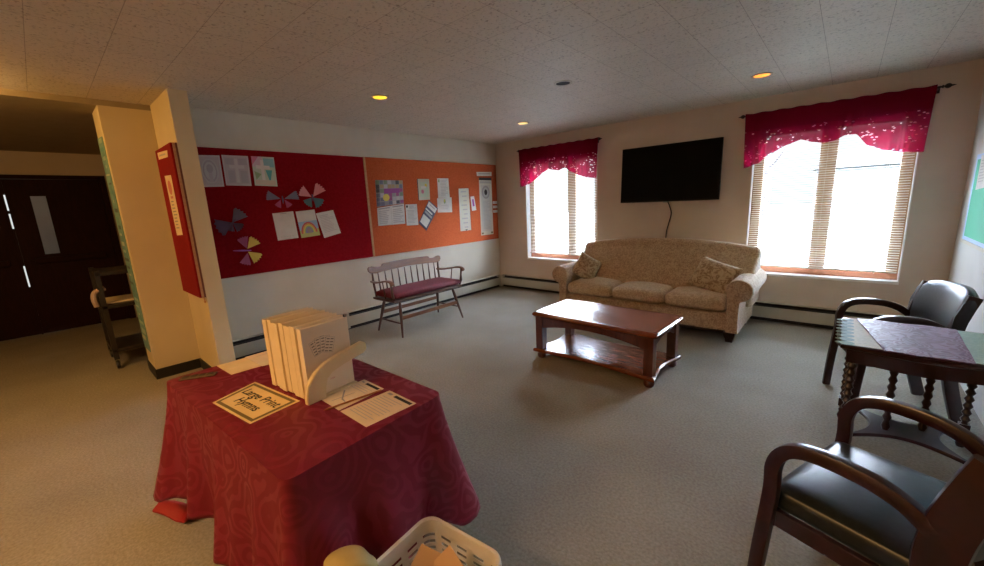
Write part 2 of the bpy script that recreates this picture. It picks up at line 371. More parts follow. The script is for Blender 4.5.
def leaf(idx, y0, y1, lite):
    root = struct(thing('door_%d' % idx, None, None, (LOBX - 0.03, (y0 + y1) / 2, 0)))
    yc = (y0 + y1) / 2; bm = bmesh.new()
    la, lb, za, zb = lite
    box2(bm, (-0.022, y0 - yc, 0.008), (0.022, la - yc, DZ - 0.006)); box2(bm, (-0.022, lb - yc, 0.008), (0.022, y1 - yc, DZ - 0.006))
    box2(bm, (-0.022, la - yc, 0.008), (0.022, lb - yc, za)); box2(bm, (-0.022, la - yc, zb), (0.022, lb - yc, DZ - 0.006))
    new('door_leaf', bm, DOORWOOD, root)
    bm = bmesh.new()
    for a, b, c, d in ((la - .02, lb + .02, za - .02, za), (la - .02, lb + .02, zb, zb + .02), (la - .02, la, za, zb), (lb, lb + .02, za, zb)):
        box2(bm, (-0.028, a - yc, c), (0.028, b - yc, d))
    new('window_frame', bm, DOORWOOD, root)
    g = mat('door_glass', (0.75, 0.75, 0.72), 0.25); bsdf(g).inputs['Transmission Weight'].default_value = 1.0; bsdf(g).inputs['IOR'].default_value = 1.05
    bm = bmesh.new(); box2(bm, (-0.003, la - yc, za), (0.003, lb - yc, zb)); new('pane', bm, g, root)
    bm = bmesh.new(); box2(bm, (0.022, y0 - yc + .10, 0.96), (0.075, y1 - yc - .10, 1.03), bev=0.008)
    new('push_bar', bm, DOORWOOD, root)
    return root
leaf(1, -5.552, -4.66, (-5.345, -5.205, 1.07, 1.84))
leaf(2, -6.48, -5.568, (-5.93, -5.79, 1.07, 1.84))
bm = bmesh.new()
box2(bm, (LOBX - 0.12, DY1 - 0.018, 0), (LOBX + 0.02, DY1 + 0.05, DZ + 0.05)); box2(bm, (LOBX - 0.12, DY0 - 0.05, 0), (LOBX + 0.02, DY0 + 0.018, DZ + 0.05)); box2(bm, (LOBX - 0.12, DY0, DZ), (LOBX + 0.02, DY1, DZ + 0.05))
struct(new('trim_1', bm, DOORWOOD))
# astragal strip that leaves the two bright slits
bm = bmesh.new()
for z0, z1 in ((0, 0.66), (0.94, 1.43), (1.62, 1.66), (1.86, DZ)): box2(bm, (LOBX - 0.028, -5.5675, z0), (LOBX + 0.002, -5.5525, z1))
struct(new('trim_2', bm, DOORWOOD))

# windows
def window(idx, Wd, mull):
    x0, x1, z0, z1 = Wd
    root = struct(thing('window_%d' % idx, None, None, ((x0 + x1) / 2, 0, z0))); xc = (x0 + x1) / 2
    def B(bm, a, b, **k): box2(bm, (a[0] - xc, a[1], a[2] - z0), (b[0] - xc, b[1], b[2] - z0), **k)
    # white reveal and stool
    bm = bmesh.new()
    B(bm, (x0, -0.012, z0 - 0.022), (x1, 0.155, z0 + 0.006), bev=0.003)
    B(bm, (x0, -0.002, z0 + .006), (x0 + 0.008, 0.15, z1)); B(bm, (x1 - 0.008, -0.002, z0 + .006), (x1, 0.15, z1)); B(bm, (x0, -0.002, z1 - 0.008), (x1, 0.15, z1))
    new('window_reveal', bm, WHITE, root)
    bm = bmesh.new(); fy0, fy1 = 0.10, 0.155
    B(bm, (x0 + .008, fy0, z0 + .006), (x1 - .008, fy1, z0 + .075)); new('sill_rail', bm, SILLWOOD, root)
    bm = bmesh.new()
    B(bm, (x0 + .008, fy0, z1 - .07), (x1 - .008, fy1, z1 - .008))
    B(bm, (x0 + .008, fy0, z0 + .075), (x0 + .10, fy1, z1 - .07)); B(bm, (x1 - .10, fy0, z0 + .075), (x1 - .008, fy1, z1 - .07))
    B(bm, (mull - .068, fy0, z0 + .075), (mull + .068, fy1, z1 - .07))
    new('window_frame', bm, WINWOOD, root)
    g = mat('window_glass', (1, 1, 1), 0.0); bsdf(g).inputs['Transmission Weight'].default_value = 1.0; bsdf(g).inputs['IOR'].default_value = 1.01
    for a, b in ((x0 + .10, mull - .068), (mull + .068, x1 - .10)):
        bm = bmesh.new(); B(bm, (a, 0.125, z0 + .075), (b, 0.128, z1 - .07)); new('pane', bm, g, root)
    return root
window(1, W1, 1.41); window(2, W2, 4.385)

# mini blinds
BLIND = mat('blind_slat', (0.80, 0.78, 0.72), 0.45)
_o = BLIND.node_tree.nodes['Material Output']; _t = N(BLIND, 'ShaderNodeBsdfTranslucent'); _t.inputs[0].default_value = (0.80, 0.76, 0.68, 1)
_m = N(BLIND, 'ShaderNodeMixShader'); _m.inputs[0].default_value = 0.08; L(BLIND, bsdf(BLIND).outputs[0], _m.inputs[1]); L(BLIND, _t.outputs[0], _m.inputs[2]); L(BLIND, _m.outputs[0], _o.inputs[0])
def blind(label, Wd):
    x0, x1, z0, z1 = Wd; xc = (x0 + x1) / 2
    root = thing('mini_blind', label, 'blind', (xc, 0.055, z0 + 0.075), 0, 'window blinds')
    hw = (x1 - x0) / 2 - 0.022; top = z1 - z0 - 0.085
    bm = bmesh.new(); box(bm, (0, 0, top - .014), (2 * hw, 0.03, 0.028), bev=.002); new('headrail', bm, BLIND, root)
    bm = bmesh.new(); box(bm, (0, 0, 0.010), (2 * hw, 0.022, 0.014), bev=.002); new('bottom_rail', bm, BLIND, root)
    bm = bmesh.new(); z = 0.034; ang = math.radians(-14)
    while z < top - 0.035:
        secs = []
        for x in (-hw, hw):
            pts = []
            for k in range(4):
                u = (k / 3 - 0.5) * 0.024; c = 0.0018 * (1 - (2 * u / 0.024) ** 2)
                pts.append(Vector((x, u * math.cos(ang) - c * math.sin(ang), z - u * math.sin(ang) + c)))
            secs.append(pts + [p - Vector((0, 0, 0.0006)) for p in reversed(pts)])
        loft(bm, secs); z += 0.0235
    s = new('slats', bm, BLIND, root)
    for x in (-hw * .72, 0, hw * .72):
        bm = bmesh.new(); tube(bm, [(x, -0.014, 0.01), (x, -0.014, top - .02)], 0.0009, 5); new('ladder_cord', bm, BLIND, root)
    if x0 > 3:
        bm = bmesh.new(); tube(bm, [(hw - .16, -0.02, 0.03), (hw - .16, -0.02, top - .02)], 0.0013, 5); lathe(bm, [(0.001, 0), (0.005, -.01), (0.004, -.035), (0.001, -.04)], (hw - .16, -0.02, 0.03), 8)
        new('pull_cord', bm, BLIND, root)
    return root
blind('white mini blind with open slats in the left window', W1)
blind('white mini blind with open slats in the right window above the heater', W2)

# outside
OUTG = noise_mat('outside_lawn', (0.030, 0.032, 0.014), (0.045, 0.044, 0.022), 2, 0.9)
OUTR = noise_mat('outside_street', (0.045, 0.045, 0.045), (0.055, 0.055, 0.055), 2, 0.9)
bm = bmesh.new(); box2(bm, (-30, 0.26, -0.6), (30, 9, -0.45)); struct(new('ground', bm, OUTG))
bm = bmesh.new(); box2(bm, (-30, 9, -0.6), (30, 17, -0.44)); struct(new('street', bm, OUTR))
bm = bmesh.new(); box2(bm, (-30, 17, -0.6), (30, 60, -0.43)); struct(new('ground', bm, OUTG))
def house(loc, sx, sy, hz, wallc, label):
    r = thing('house', label, 'building', loc, 0)
    bm = bmesh.new(); box2(bm, (-sx / 2, 0, 0), (sx / 2, sy, hz)); new('wall', bm, colour(wallc), r)
    bm = bmesh.new(); prism(bm, [(-sx / 2 - .3, hz), (sx / 2 + .3, hz), (0, hz + sx * .22)], 'y', -.3, sy + .3); new('roof', bm, colour((0.06, 0.05, 0.05)), r)
    for k in (-.28, .28):
        bm = bmesh.new(); box2(bm, (sx * k - .5, -.05, 1.0), (sx * k + .5, 0.02, 2.2)); new('window', bm, colour((0.03, 0.035, 0.04)), r)
    bm = bmesh.new(); box2(bm, (-.45, -.06, 0), (.45, 0.02, 2.1)); new('door', bm, colour((0.03, 0.02, 0.02)), r)
house((6.6, 24, -.43), 7, 6, 3.0, (0.06, 0.06, 0.055), 'pale house across the street seen through the right window')
def tree(loc, h, label, seed):
    rnd = random.Random(seed); r = thing('tree', label, 'tree', loc)
    bm = bmesh.new(); tube(bm, [(0, 0, 0), (0.05, 0, h * .35), (0, 0.05, h * .7), (0.1, 0, h)], [.22, .17, .11, .03], 8)
    for k in range(14):
        a = rnd.uniform(0, 6.28); z = rnd.uniform(.4, .9) * h; l = rnd.uniform(.8, 2.0)
        tube(bm, [(0, 0, z), (l * .5 * math.cos(a), l * .5 * math.sin(a), z + l * .35), (l * math.cos(a), l * math.sin(a), z + l * .8)], [.06, .04, .012], 5)
    new('trunk', bm, colour((0.025, 0.02, 0.016)), r)
tree((-3.6, 13.5 + 5, -.43), 7, 'bare tree across the street seen through the left window', 3)
tree((1.2, 21, -.43), 6, 'bare tree on the far lawn seen through the left window nearer the television', 5)

# ------------------------------------------------------------------ baseboard heaters
def heater(label, L_, loc, rz, seams=()):
    """runs along local +x for L_, wall at y=0, room at -y"""
    r = thing('baseboard_heater', label, 'heater', loc, rz, 'baseboard heaters')
    bm = bmesh.new(); box2(bm, (0, -0.012, 0.02), (L_, -0.001, 0.18)); box2(bm, (0, -0.006, 0.18), (L_, -0.001, 0.213), mi=1); prism(bm, [(0, .222), (-.038, .218), (-.040, .213), (0, .214)], 'x', 0, L_); new('back_plate', bm, [CREAM, DARK], r)  # near-black strip under the lip: slot shade put into the colour
    bm = bmesh.new(); prism(bm, [(-.060, .048), (-.065, .054), (-.065, .176), (-.060, .176), (-.060, .058), (-.05, .052)], 'x', 0, L_); new('front_panel', bm, CREAM, r)
    bm = bmesh.new(); box2(bm, (0.01, -0.056, 0.012), (L_ - .01, -0.013, 0.182)); new('shaded_fins', bm, DARK, r)  # dark box for the fins, shade of the gaps in its colour
    for x in (0,) + tuple(seams) + (L_ - .035,):
        bm = bmesh.new(); box2(bm, (x, -0.0675, 0.025), (x + .035, 0.0, 0.217), bev=.003); new('end_cap', bm, CREAM, r)
heater('cream baseboard heater along the wall under the television and windows', RX - 0.075, (0.07, 0, 0), 0, (2.9,))
heater('cream baseboard heater along the wall under the bulletin boards', 4.31, (0, -4.385, 0), PI / 2, (1.35,))
# local +x -> world +y, local -y -> world +x

# ================================================================== WALL THINGS
# bulletin boards on the left wall
def board(name, label, y0, y1, z0, z1, m, th=0.022):
    bm = bmesh.new(); box2(bm, (0.0005, y0, z0), (th, y1, z1), bev=0.002); o = new(name, bm, m); tag(o, label, 'bulletin board'); return o
board('bulletin_board', 'long dark red felt bulletin board on the left wall', -4.385, -2.552, 0.862, 2.105, REDBOARD)
board('bulletin_board', 'orange bulletin board on the left wall above the wooden bench', -2.522, -0.03, 0.862, 2.107, ORANGE)
bm = bmesh.new(); box2(bm, (0.0005, -2.551, 0.862), (0.027, -2.523, 2.106), bev=.002); tag(new('trim_strip', bm, TRIMWOOD), 'thin golden wood strip between the red and orange boards', 'trim')

def sheet(name, label, cat, q, m, marks=(), group=None, fr=None, off=0.0, axis='x', base=0.0235, th=0.0012, extra=None, curl=0.0):
    """q: TL,TR,BR,BL in wall coordinates (a,z); marks (u0,v0,u1,v1,mat) or (poly,mat) in uv, v down"""
    def W(a, z, d):
        if axis == 'x': return Vector((base + off + d, a, z))
        if axis == 'y': return Vector((a, base - off - d, z))       # wall facing -y
        if axis == 'X': return Vector((base - off - d, a, z))       # wall facing -x
        return Vector((a, z, base + off + d))                       # lying flat
    TL, TR, BR, BL = [Vector(p) for p in q]
    def uv(u, v): return (TL * (1 - u) + TR * u) * (1 - v) + (BL * (1 - u) + BR * u) * v
    mats = [m]; bm = bmesh.new(); n = 6
    def quad(u0, v0, u1, v1, d, t, mi):
        rows = []
        for i in range(n + 1):
            u = u0 + (u1 - u0) * i / n; row = []
            for vv in (v0, v1):
                p = uv(u, vv); lift = curl * (abs(vv - .0)) ** 3 * (0.4 + 0.6 * u); row.append((p, lift))
            rows.append(row)
        secs = [[W(*r[0][0], d + r[0][1]), W(*r[1][0], d + r[1][1]), W(*r[1][0], d + t + r[1][1]), W(*r[0][0], d + t + r[0][1])] for r in rows]
        loft(bm, secs, mi=mi)
    quad(0, 0, 1, 1, 0, th, 0)
    lay = 0
    for mk in marks:
        mm = mk[-1]
        if mm not in mats: mats.append(mm)
        mi = mats.index(mm); lay += 1; d = th + 0.00025 + 0.00006 * lay
        if len(mk) == 5:
            u0, v0, u1, v1 = mk[:4]
            ps = [uv(u0, v0), uv(u1, v0), uv(u1, v1), uv(u0, v1)]
            vs = [(u0, v0), (u1, v0), (u1, v1), (u0, v1)]
        else: vs = mk[0]; ps = [uv(*p) for p in vs]
        f = bm.faces.new([bm.verts.new(W(*p, d + curl * abs(v_[1]) ** 3 * (0.4 + 0.6 * v_[0]))) for p, v_ in zip(ps, vs)]); f.material_index = mi
    if extra: extra(bm, mats, W, uv)
    o = new(name, bm, mats); tag(o, label, cat, group); return o
def lines(u0, u1, v0, v1, n, m, seed=0, wv=0.35):
    rnd = random.Random(seed); out = []; dv = (v1 - v0) / n
    for i in range(n):
        e = u1 - (u1 - u0) * rnd.uniform(0, .35)
        out.append((u0, v0 + i * dv, e, v0 + i * dv + dv * wv, m))
    return out
def ell(cx, cy, rx, ry, m, a0=0, a1=2 * PI, n=18, inner=None):
    if inner is None: return ([(cx + rx * math.cos(a0 + (a1 - a0) * k / n), cy + ry * math.sin(a0 + (a1 - a0) * k / n)) for k in range(n + 1)], m)
    o = [(cx + rx * math.cos(a0 + (a1 - a0) * k / n), cy + ry * math.sin(a0 + (a1 - a0) * k / n)) for k in range(n + 1)]
    i = [(cx + rx * inner * math.cos(a0 + (a1 - a0) * k / n), cy + ry * inner * math.sin(a0 + (a1 - a0) * k / n)) for k in range(n + 1)]
    return (o + i[::-1], m)
G1 = colour((0.52, 0.46, 0.49)); G2 = colour((0.44, 0.40, 0.44)); PINK = colour((0.62, 0.20, 0.30)); TEALc = colour((0.10, 0.42, 0.42)); YEL = colour((0.72, 0.55, 0.10)); SKYB = colour((0.36, 0.52, 0.66)); GRN = colour((0.30, 0.42, 0.22)); PUR = colour((0.32, 0.08, 0.32)); PALEG = colour((0.52, 0.60, 0.48)); PALEP = colour((0.62, 0.46, 0.52))
gk = 'children\'s drawings on the red board'
sheet('drawing', 'leftmost grey crayon drawing with an oval figure, top row of the red board', 'drawing', [(-4.285, 2.030), (-4.090, 2.036), (-4.094, 1.747), (-4.285, 1.742)], colour((0.56, 0.52, 0.53)), [(0.06, .05, .94, .95, G1), ell(.5, .5, .36, .38, colour((0.56, 0.54, 0.55))), ell(.5, .5, .30, .36, G2, inner=.8), ell(.5, .42, .14, .14, G2), (.42, .55, .58, .85, G1)], gk)
sheet('drawing', 'grey pencil drawing of a cross, middle of the top row on the red board', 'drawing', [(-4.073, 2.042), (-3.844, 2.043), (-3.853, 1.754), (-4.076, 1.758)], colour((0.57, 0.53, 0.54)), [(.05, .05, .95, .95, G1), (.1, .1, .42, .3, G2), (.6, .1, .92, .3, G2), (.15, .5, .4, .9, G2), (.62, .5, .9, .9, G2), (.44, .1, .56, .9, colour((0.60, 0.57, 0.57))), (.22, .32, .80, .43, colour((0.60, 0.57, 0.57)))], gk)
sheet('drawing', 'coloured drawing of a white cross with pink and teal corners on the red board', 'drawing', [(-3.815, 2.045), (-3.601, 2.044), (-3.604, 1.749), (-3.820, 1.758)], PALEG, [(0, 0, .45, .35, PALEP), ([(0, 0), (.3, 0), (0, .3)], PINK), (.5, .05, .97, .35, colour((0.25, 0.48, 0.50))), ([(.55, .45), (.85, .45), (.7, .9)], TEALc), (.05, .8, .95, .97, colour((0.62, 0.50, 0.40))), ([(.05, .5), (.35, .6), (.1, .8)], GRN), (.36, .12, .50, .8, PAPER), (.15, .3, .75, .42, PAPER)], gk)
sheet('paper_sheet', 'plain white sheet with a few pencil letters, left of the rainbow drawing', 'paper', [(-3.697, 1.470), (-3.480, 1.484), (-3.464, 1.193), (-3.681, 1.183)], PAPER, [(.35, .03, .65, .06, INKL)] + [(.18 + .14 * k, .82, .24 + .14 * k, .9, INKL) for k in range(5)], gk, curl=.004)
RB = [(0, .4, 1, .8, SKYB), (0, .72, 1, 1, colour((0.52, 0.50, 0.18)))]
for k, c in enumerate(((0.62, 0.10, 0.12), (0.72, 0.35, 0.10), (0.72, 0.60, 0.15), (0.30, 0.45, 0.25), (0.30, 0.22, 0.50))):
    RB.append(ell(.48, .85, .42 - .06 * k, .42 - .05 * k, colour(c), PI, 2 * PI))
RB += [(.38, .68, .6, .86, colour((0.35, 0.30, 0.30))), (.25, .04, .85, .3, PAPER)]
sheet('drawing', 'child\'s rainbow drawing on yellow ground and blue sky, red board', 'drawing', [(-3.455, 1.478), (-3.243, 1.493), (-3.213, 1.201), (-3.429, 1.187)], PAPER, RB, gk)
sheet('paper_sheet', 'tilted white sheet of faint writing, right of the rainbow drawing', 'paper', [(-3.233, 1.448), (-3.022, 1.478), (-2.959, 1.204), (-3.170, 1.163)], PAPER, lines(.12, .88, .12, .85, 12, INKL, 2, .3), gk, off=0.002)

# paper butterflies: folded paper wings standing off the board
def butterfly(label, c, wings, body, rz=0.0):
    r = thing('paper_butterfly', label, 'butterfly', (0.024, c[0], c[1]), 0, 'paper butterflies on the red board')
    for poly, m1, lift in wings:
        bm = bmesh.new(); n = len(poly)
        cx = sum(p[0] for p in poly) / n; cz = sum(p[1] for p in poly) / n
        A = [bm.verts.new((lift * (abs(p[0]) + abs(p[1])) * .35 + .004 + (.006 if i % 2 else 0), p[0], p[1])) for i, p in enumerate(poly)]
        B = [bm.verts.new(v.co - Vector((.0012, 0, 0))) for v in A]
        ca = bm.verts.new((lift * .06 + .01, cx, cz)); cb = bm.verts.new((lift * .06 + .0088, cx, cz))
        for i in range(n):
            j = (i + 1) % n
            bm.faces.new((A[i], A[j], ca)); bm.faces.new((B[j], B[i], cb)); bm.faces.new((A[i], B[i], B[j], A[j]))
        new('wing', bm, m1, r)
    bm = bmesh.new(); (y0, z0), (y1, z1) = body[:2]
    tube(bm, [(.010, y0, z0), (.014, (y0 + y1) / 2, (z0 + z1) / 2), (.010, y1, z1)], [.004, .009, .004], 8); new('body', bm, body[2], r)
DKP = colour((0.11, 0.06, 0.12)); GRB = colour((0.16, 0.14, 0.19)); MAG = colour((0.34, 0.05, 0.13)); CORAL = colour((0.60, 0.20, 0.18)); DTEAL = colour((0.07, 0.14, 0.15))
def fan(cx, cz, a0, a1, r, n=9, jag=.9):
    pts = [(cx, cz)]
    for k in range(n + 1):
        a = math.radians(a0 + (a1 - a0) * k / n); rr = r * (1 if k % 2 == 0 else jag); pts.append((cx + rr * math.cos(a), cz + rr * math.sin(a)))
    return pts
butterfly('dark purple pleated paper butterfly near the left edge of the red board', (-4.08, 1.40), [(fan(.0, .0, 165, 235, .16), DKP, .25), (fan(.0, 0, 235, 275, .09), DKP, .2), (fan(.0, .0, 20, 78, .15), GRB, .25), (fan(.0, 0, 285, 350, .10), DKP, .2)], ((-.03, -.03), (.03, .03), DKP))
butterfly('magenta and yellow paper butterfly low on the red board', (-3.985, 1.11), [(fan(.0, .02, 20, 75, .13), YEL, .25), (fan(0, -.01, -75, -15, .13), YEL, .25), (fan(-.005, .02, 80, 130, .13), MAG, .2), (fan(-.005, -.02, 225, 275, .13), MAG, .2)], ((-.13, .015), (.03, .0), PUR))
butterfly('grey winged paper butterfly with red lower wings, left of the coral one', (-3.575, 1.610), [(fan(-.02, .01, 145, 185, .15), GRB, .25), (fan(.02, .01, -5, 35, .15), GRB, .25), (fan(-.02, 0, 215, 265, .09), MAG, .2), (fan(.02, 0, 275, 325, .09), MAG, .2)], ((0, -.04), (0, .04), DKP))
butterfly('coral and dark teal paper butterfly above the rainbow drawing', (-3.25, 1.625), [(fan(-.01, .01, 125, 175, .15), CORAL, .25), (fan(.01, .01, 25, 75, .16), CORAL, .25), (fan(-.01, 0, 195, 265, .11), DTEAL, .2), (fan(.01, 0, 275, 350, .12), DTEAL, .2)], ((0, -.04), (0, .04), DKP))

# orange board papers
go = 'notices pinned to the orange board'
rnd = random.Random(4); mk = []
cols = [(0.10, 0.10, 0.12), (0.30, 0.30, 0.33), (0.55, 0.52, 0.50), (0.35, 0.10, 0.25), (0.18, 0.20, 0.28), (0.42, 0.30, 0.18), (0.22, 0.28, 0.20), (0.48, 0.46, 0.50)]
for i in range(7):
    for j in range(6):
        mk.append((i / 7 + .005, j / 6 + .005, (i + 1) / 7 - rnd.uniform(0, .03), (j + 1) / 6 - rnd.uniform(0, .03), colour(cols[rnd.randrange(8)])))
mk += [(.28, .33, .86, .52, PUR), ell(.35, .68, .12, .14, YEL)]
sheet('poster', 'colourful collage poster with a purple band, left side of the orange board', 'poster', [(-2.411, 1.830), (-1.987, 1.829), (-2.000, 1.525), (-2.425, 1.492)], colour((0.35, 0.33, 0.34)), mk, go)
sheet('calendar', 'two-page printed calendar under the collage poster on the orange board', 'calendar', [(-2.425, 1.480), (-1.996, 1.520), (-2.003, 1.251), (-2.432, 1.250)], PAPER, [(.05, .06, .45, .11, INKG), (.55, .05, .95, .1, INKG), (.497, .02, .503, .98, INKG)] + lines(.05, .44, .2, .95, 8, INKL, 1, .5) + lines(.55, .95, .2, .95, 8, INKL, 9, .5), go)
sheet('paper_sheet', 'white typed sheet right beside the two-page calendar', 'paper', [(-1.975, 1.509), (-1.777, 1.509), (-1.779, 1.218), (-1.982, 1.222)], PAPER, [(.05, .05, .2, .15, INK)] + lines(.3, .9, .08, .22, 3, INKG, 2) + lines(.12, .9, .28, .92, 10, INKL, 5, .4), go)
sheet('greeting_card', 'pale green card with a dark side border above the dark brochure', 'card', [(-1.742, 1.853), (-1.522, 1.854), (-1.531, 1.566), (-1.744, 1.560)], colour((0.58, 0.57, 0.46)), [(0, 0, .06, 1, INK), (.18, .15, .88, .85, PALEG), ell(.7, .3, .1, .08, YEL), ell(.4, .6, .12, .1, PINK), (.3, .35, .7, .45, PAPER)], go)
sheet('brochure', 'dark blue brochure with white panels, pinned askew on the orange board', 'brochure', [(-1.556, 1.559), (-1.395, 1.432), (-1.644, 1.124), (-1.776, 1.247)], colour((0.08, 0.08, 0.13)), [(.06, .04, .94, .24, PAPER), (.05, .32, .8, .38, PAPER), (.08, .58, .86, .92, PAPER), (.1, .42, .9, .5, GREYF), (.2, .1, .8, .13, INKG)], go, off=0.003)
sheet('paper_sheet', 'small typed sheet with a green corner mark, upper middle of the orange board', 'paper', [(-1.367, 1.866), (-1.145, 1.869), (-1.141, 1.588), (-1.373, 1.585)], PAPER, [(.06, .05, .2, .2, GRN)] + lines(.25, .9, .08, .92, 11, INKL, 3, .4), go)
sheet('greeting_card', 'white card with a small yellow green emblem below the typed sheet', 'card', [(-1.396, 1.581), (-1.104, 1.590), (-1.111, 1.365), (-1.401, 1.374)], PAPER, [ell(.5, .25, .07, .16, GRN), ell(.5, .2, .04, .09, YEL)] + lines(.25, .8, .5, .85, 3, INKL, 4, .3), go, off=.0015)
sheet('notice_strip', 'long narrow white list in the middle right of the orange board', 'notice', [(-0.944, 1.718), (-0.723, 1.723), (-0.714, 1.062), (-0.957, 1.061)], colour((0.64, 0.62, 0.52)), [(.2 + .1 * (k % 3), .06 + .105 * k, .75, .09 + .105 * k, INKL) for k in range(9)] + [([(.4, .97), (.7, .97), (.55, 1.0)], INK)], go)
sheet('notice_strip', 'tiny white slip between the long list and the tall banner', 'notice', [(-0.690, 1.592), (-0.606, 1.599), (-0.567, 1.374), (-0.671, 1.366)], PAPER, [(.3, .2, .75, .7, PUR)], go)
sheet('notice_strip', 'white heading strip above the tall printed banner', 'notice', [(-0.520, 1.979), (-0.149, 1.989), (-0.154, 1.924), (-0.513, 1.917)], PAPER, [(.12, .3, .88, .6, INKL)], go)
bk = colour((0.42, 0.42, 0.38))
sheet('banner', 'tall narrow printed banner with an oval seal, right end of orange board', 'banner', [(-0.470, 1.893), (-0.163, 1.893), (-0.169, 0.950), (-0.483, 0.951)], colour((0.60, 0.58, 0.48)), [(0, 0, 1, .045, INK), (.05, .06, .95, .1, bk), (.12, .12, .88, .93, colour((0.52, 0.50, 0.44))), ell(.5, .25, .32, .115, INKG), ell(.5, .25, .22, .085, bk), ell(.5, .25, .12, .05, INK)] + lines(.25, .8, .4, .9, 22, bk, 8, .55) + [(.05, .95, .2, .98, INKBR), (.8, .95, .95, .98, INKBR)], go)
for k, lb in enumerate(('uppermost of the three small white tabs at the right end of the orange board', 'middle of the three small white tabs at the right end of the orange board', 'lowest of the three small white tabs at the right end of the orange board')):
    z = 1.505 - .075 * k
    sheet('label_tab', lb, 'label', [(-0.150, z), (-0.035, z), (-0.035, z - .042), (-0.150, z - .042)], PAPER, [(.1, .4, .8, .6, INKL)], 'small tabs by the corner')

# red board on the wing wall
r = thing('display_board', 'narrow bright red display board on the yellow lit wing wall', 'bulletin board', (0.27, -4.5185, 1.44))
bm = bmesh.new(); box2(bm, (-0.285, -0.045, -0.64), (0.288, -0.0005, 0.61), bev=.004); new('panel', bm, REDBOARD2, r)
bm = bmesh.new(); box2(bm, (0.2885, -0.030, -0.64), (0.296, -0.014, 0.61)); new('edge_trim', bm, TRIMWOOD, r)
bm = bmesh.new(); box2(bm, (0.2885, -0.0125, -0.64), (0.298, -0.0005, 0.61)); new('frame_edge', bm, colour((0.16, 0.05, 0.03)), r)
bm = bmesh.new(); tube(bm, [(0.27, -0.01, -0.64), (0.272, -0.012, -0.66), (0.270, -0.01, -0.675)], .003, 6); lathe(bm, [(.001, .012), (.008, .004), (.008, -.004), (.001, -.012)], (0.27, -.01, -.682), 8); new('hanging_tag', bm, TRIMWOOD, r)
sheet('label_tab', 'small cream label at the top of the bright red wing wall board', 'label', [(0.075, 2.025), (0.44, 2.005), (0.42, 1.955), (0.085, 1.968)], PAPERW, [(.15, .35, .8, .6, INKL)], axis='y', base=-4.5642)
sheet('notice_strip', 'tall cream notice with a red sketch on the bright red wing wall board', 'notice', [(0.175, 1.825), (0.400, 1.815), (0.405, 1.328), (0.195, 1.320)], PAPERW, [ell(.5, .2, .28, .12, CORAL), (.3, .34, .7, .38, CORAL)] + lines(.2, .8, .42, .92, 9, INKG, 6, .35), axis='y', base=-4.5642)
# teal poster on pier end
def teal_extra(bm, mats, W, uv): pass
rnd = random.Random(12); mk = []
for k in range(26): mk.append((rnd.uniform(.05, .4), k / 26 + .004, rnd.uniform(.55, .95), k / 26 + rnd.uniform(.01, .03), colour([(0.06, 0.10, 0.12), (0.35, 0.50, 0.40), (0.50, 0.55, 0.42), (0.10, 0.28, 0.30)][rnd.randrange(4)])))
sheet('banner', 'tall narrow teal banner with dark lettering on the end of the pier', 'banner', [(-0.495, 2.19), (-0.19, 2.17), (-0.19, 0.25), (-0.495, 0.24)], TEAL, mk, axis='y', base=-4.8625, th=.004)

# green board on right wall
r = thing('bulletin_board', 'green bulletin board with pale blue border on the right wall', 'bulletin board', (RX - .0005, -1.1, 1.33))
bm = bmesh.new(); box2(bm, (-0.02, -.70, -.33), (0, .72, .34), bev=.003); new('backing', bm, PALEBLUE, r)
bm = bmesh.new(); box2(bm, (-0.022, -.62, -.29), (-.0203, .655, .30)); new('green_field', bm, GREEN, r)
bm = bmesh.new(); box2(bm, (-0.026, -.70, -.345), (-.0205, .72, -.32)); new('lower_edge', bm, colour((0.62, 0.58, 0.48)), r)
sheet('paper_sheet', 'white paper at the top of the green bulletin board', 'paper', [(-0.56, 1.655), (-0.85, 1.655), (-0.85, 1.42), (-0.56, 1.40)], PAPER, lines(.12, .88, .15, .85, 8, INKL, 3, .3), axis='X', base=RX - .0235)

# television and its cable
r = thing('television', 'wide black flat television mounted above the sofa', 'television', (2.867, -0.03, 1.74))
rot = Matrix.Rotation(math.radians(-3), 4, 'X')
bm = bmesh.new(); box(bm, (-.004, -.045, 0), (1.180, .034, .695), rot, bev=.005); new('casing', bm, TVBEZ, r)
bm = bmesh.new(); box(bm, (0, -.0625, .004), (1.168, .003, .668), rot); new('screen', bm, TVBLK, r)
bm = bmesh.new(); box2(bm, (-.2, -.03, -.18), (.2, .0295, .18)); new('wall_mount', bm, IRON, r)
bm = bmesh.new(); box(bm, (-.018, -.052, -.352), (.05, .012, .018), bev=.003); new('sensor_tab', bm, colour((0.4, 0.4, 0.38)), r)
bm = bmesh.new(); tube(bm, spline([(2.86, -.035, 1.40), (2.885, -.022, 1.33), (2.905, -.014, 1.24), (2.88, -.012, 1.12), (2.855, -.012, 1.0), (2.85, -.012, .80), (2.86, -.012, .45)]), .007, 7)
tag(new('cable', bm, CABLE, smooth=True), 'dark cable running down the wall from the television to the sofa back', 'cable')

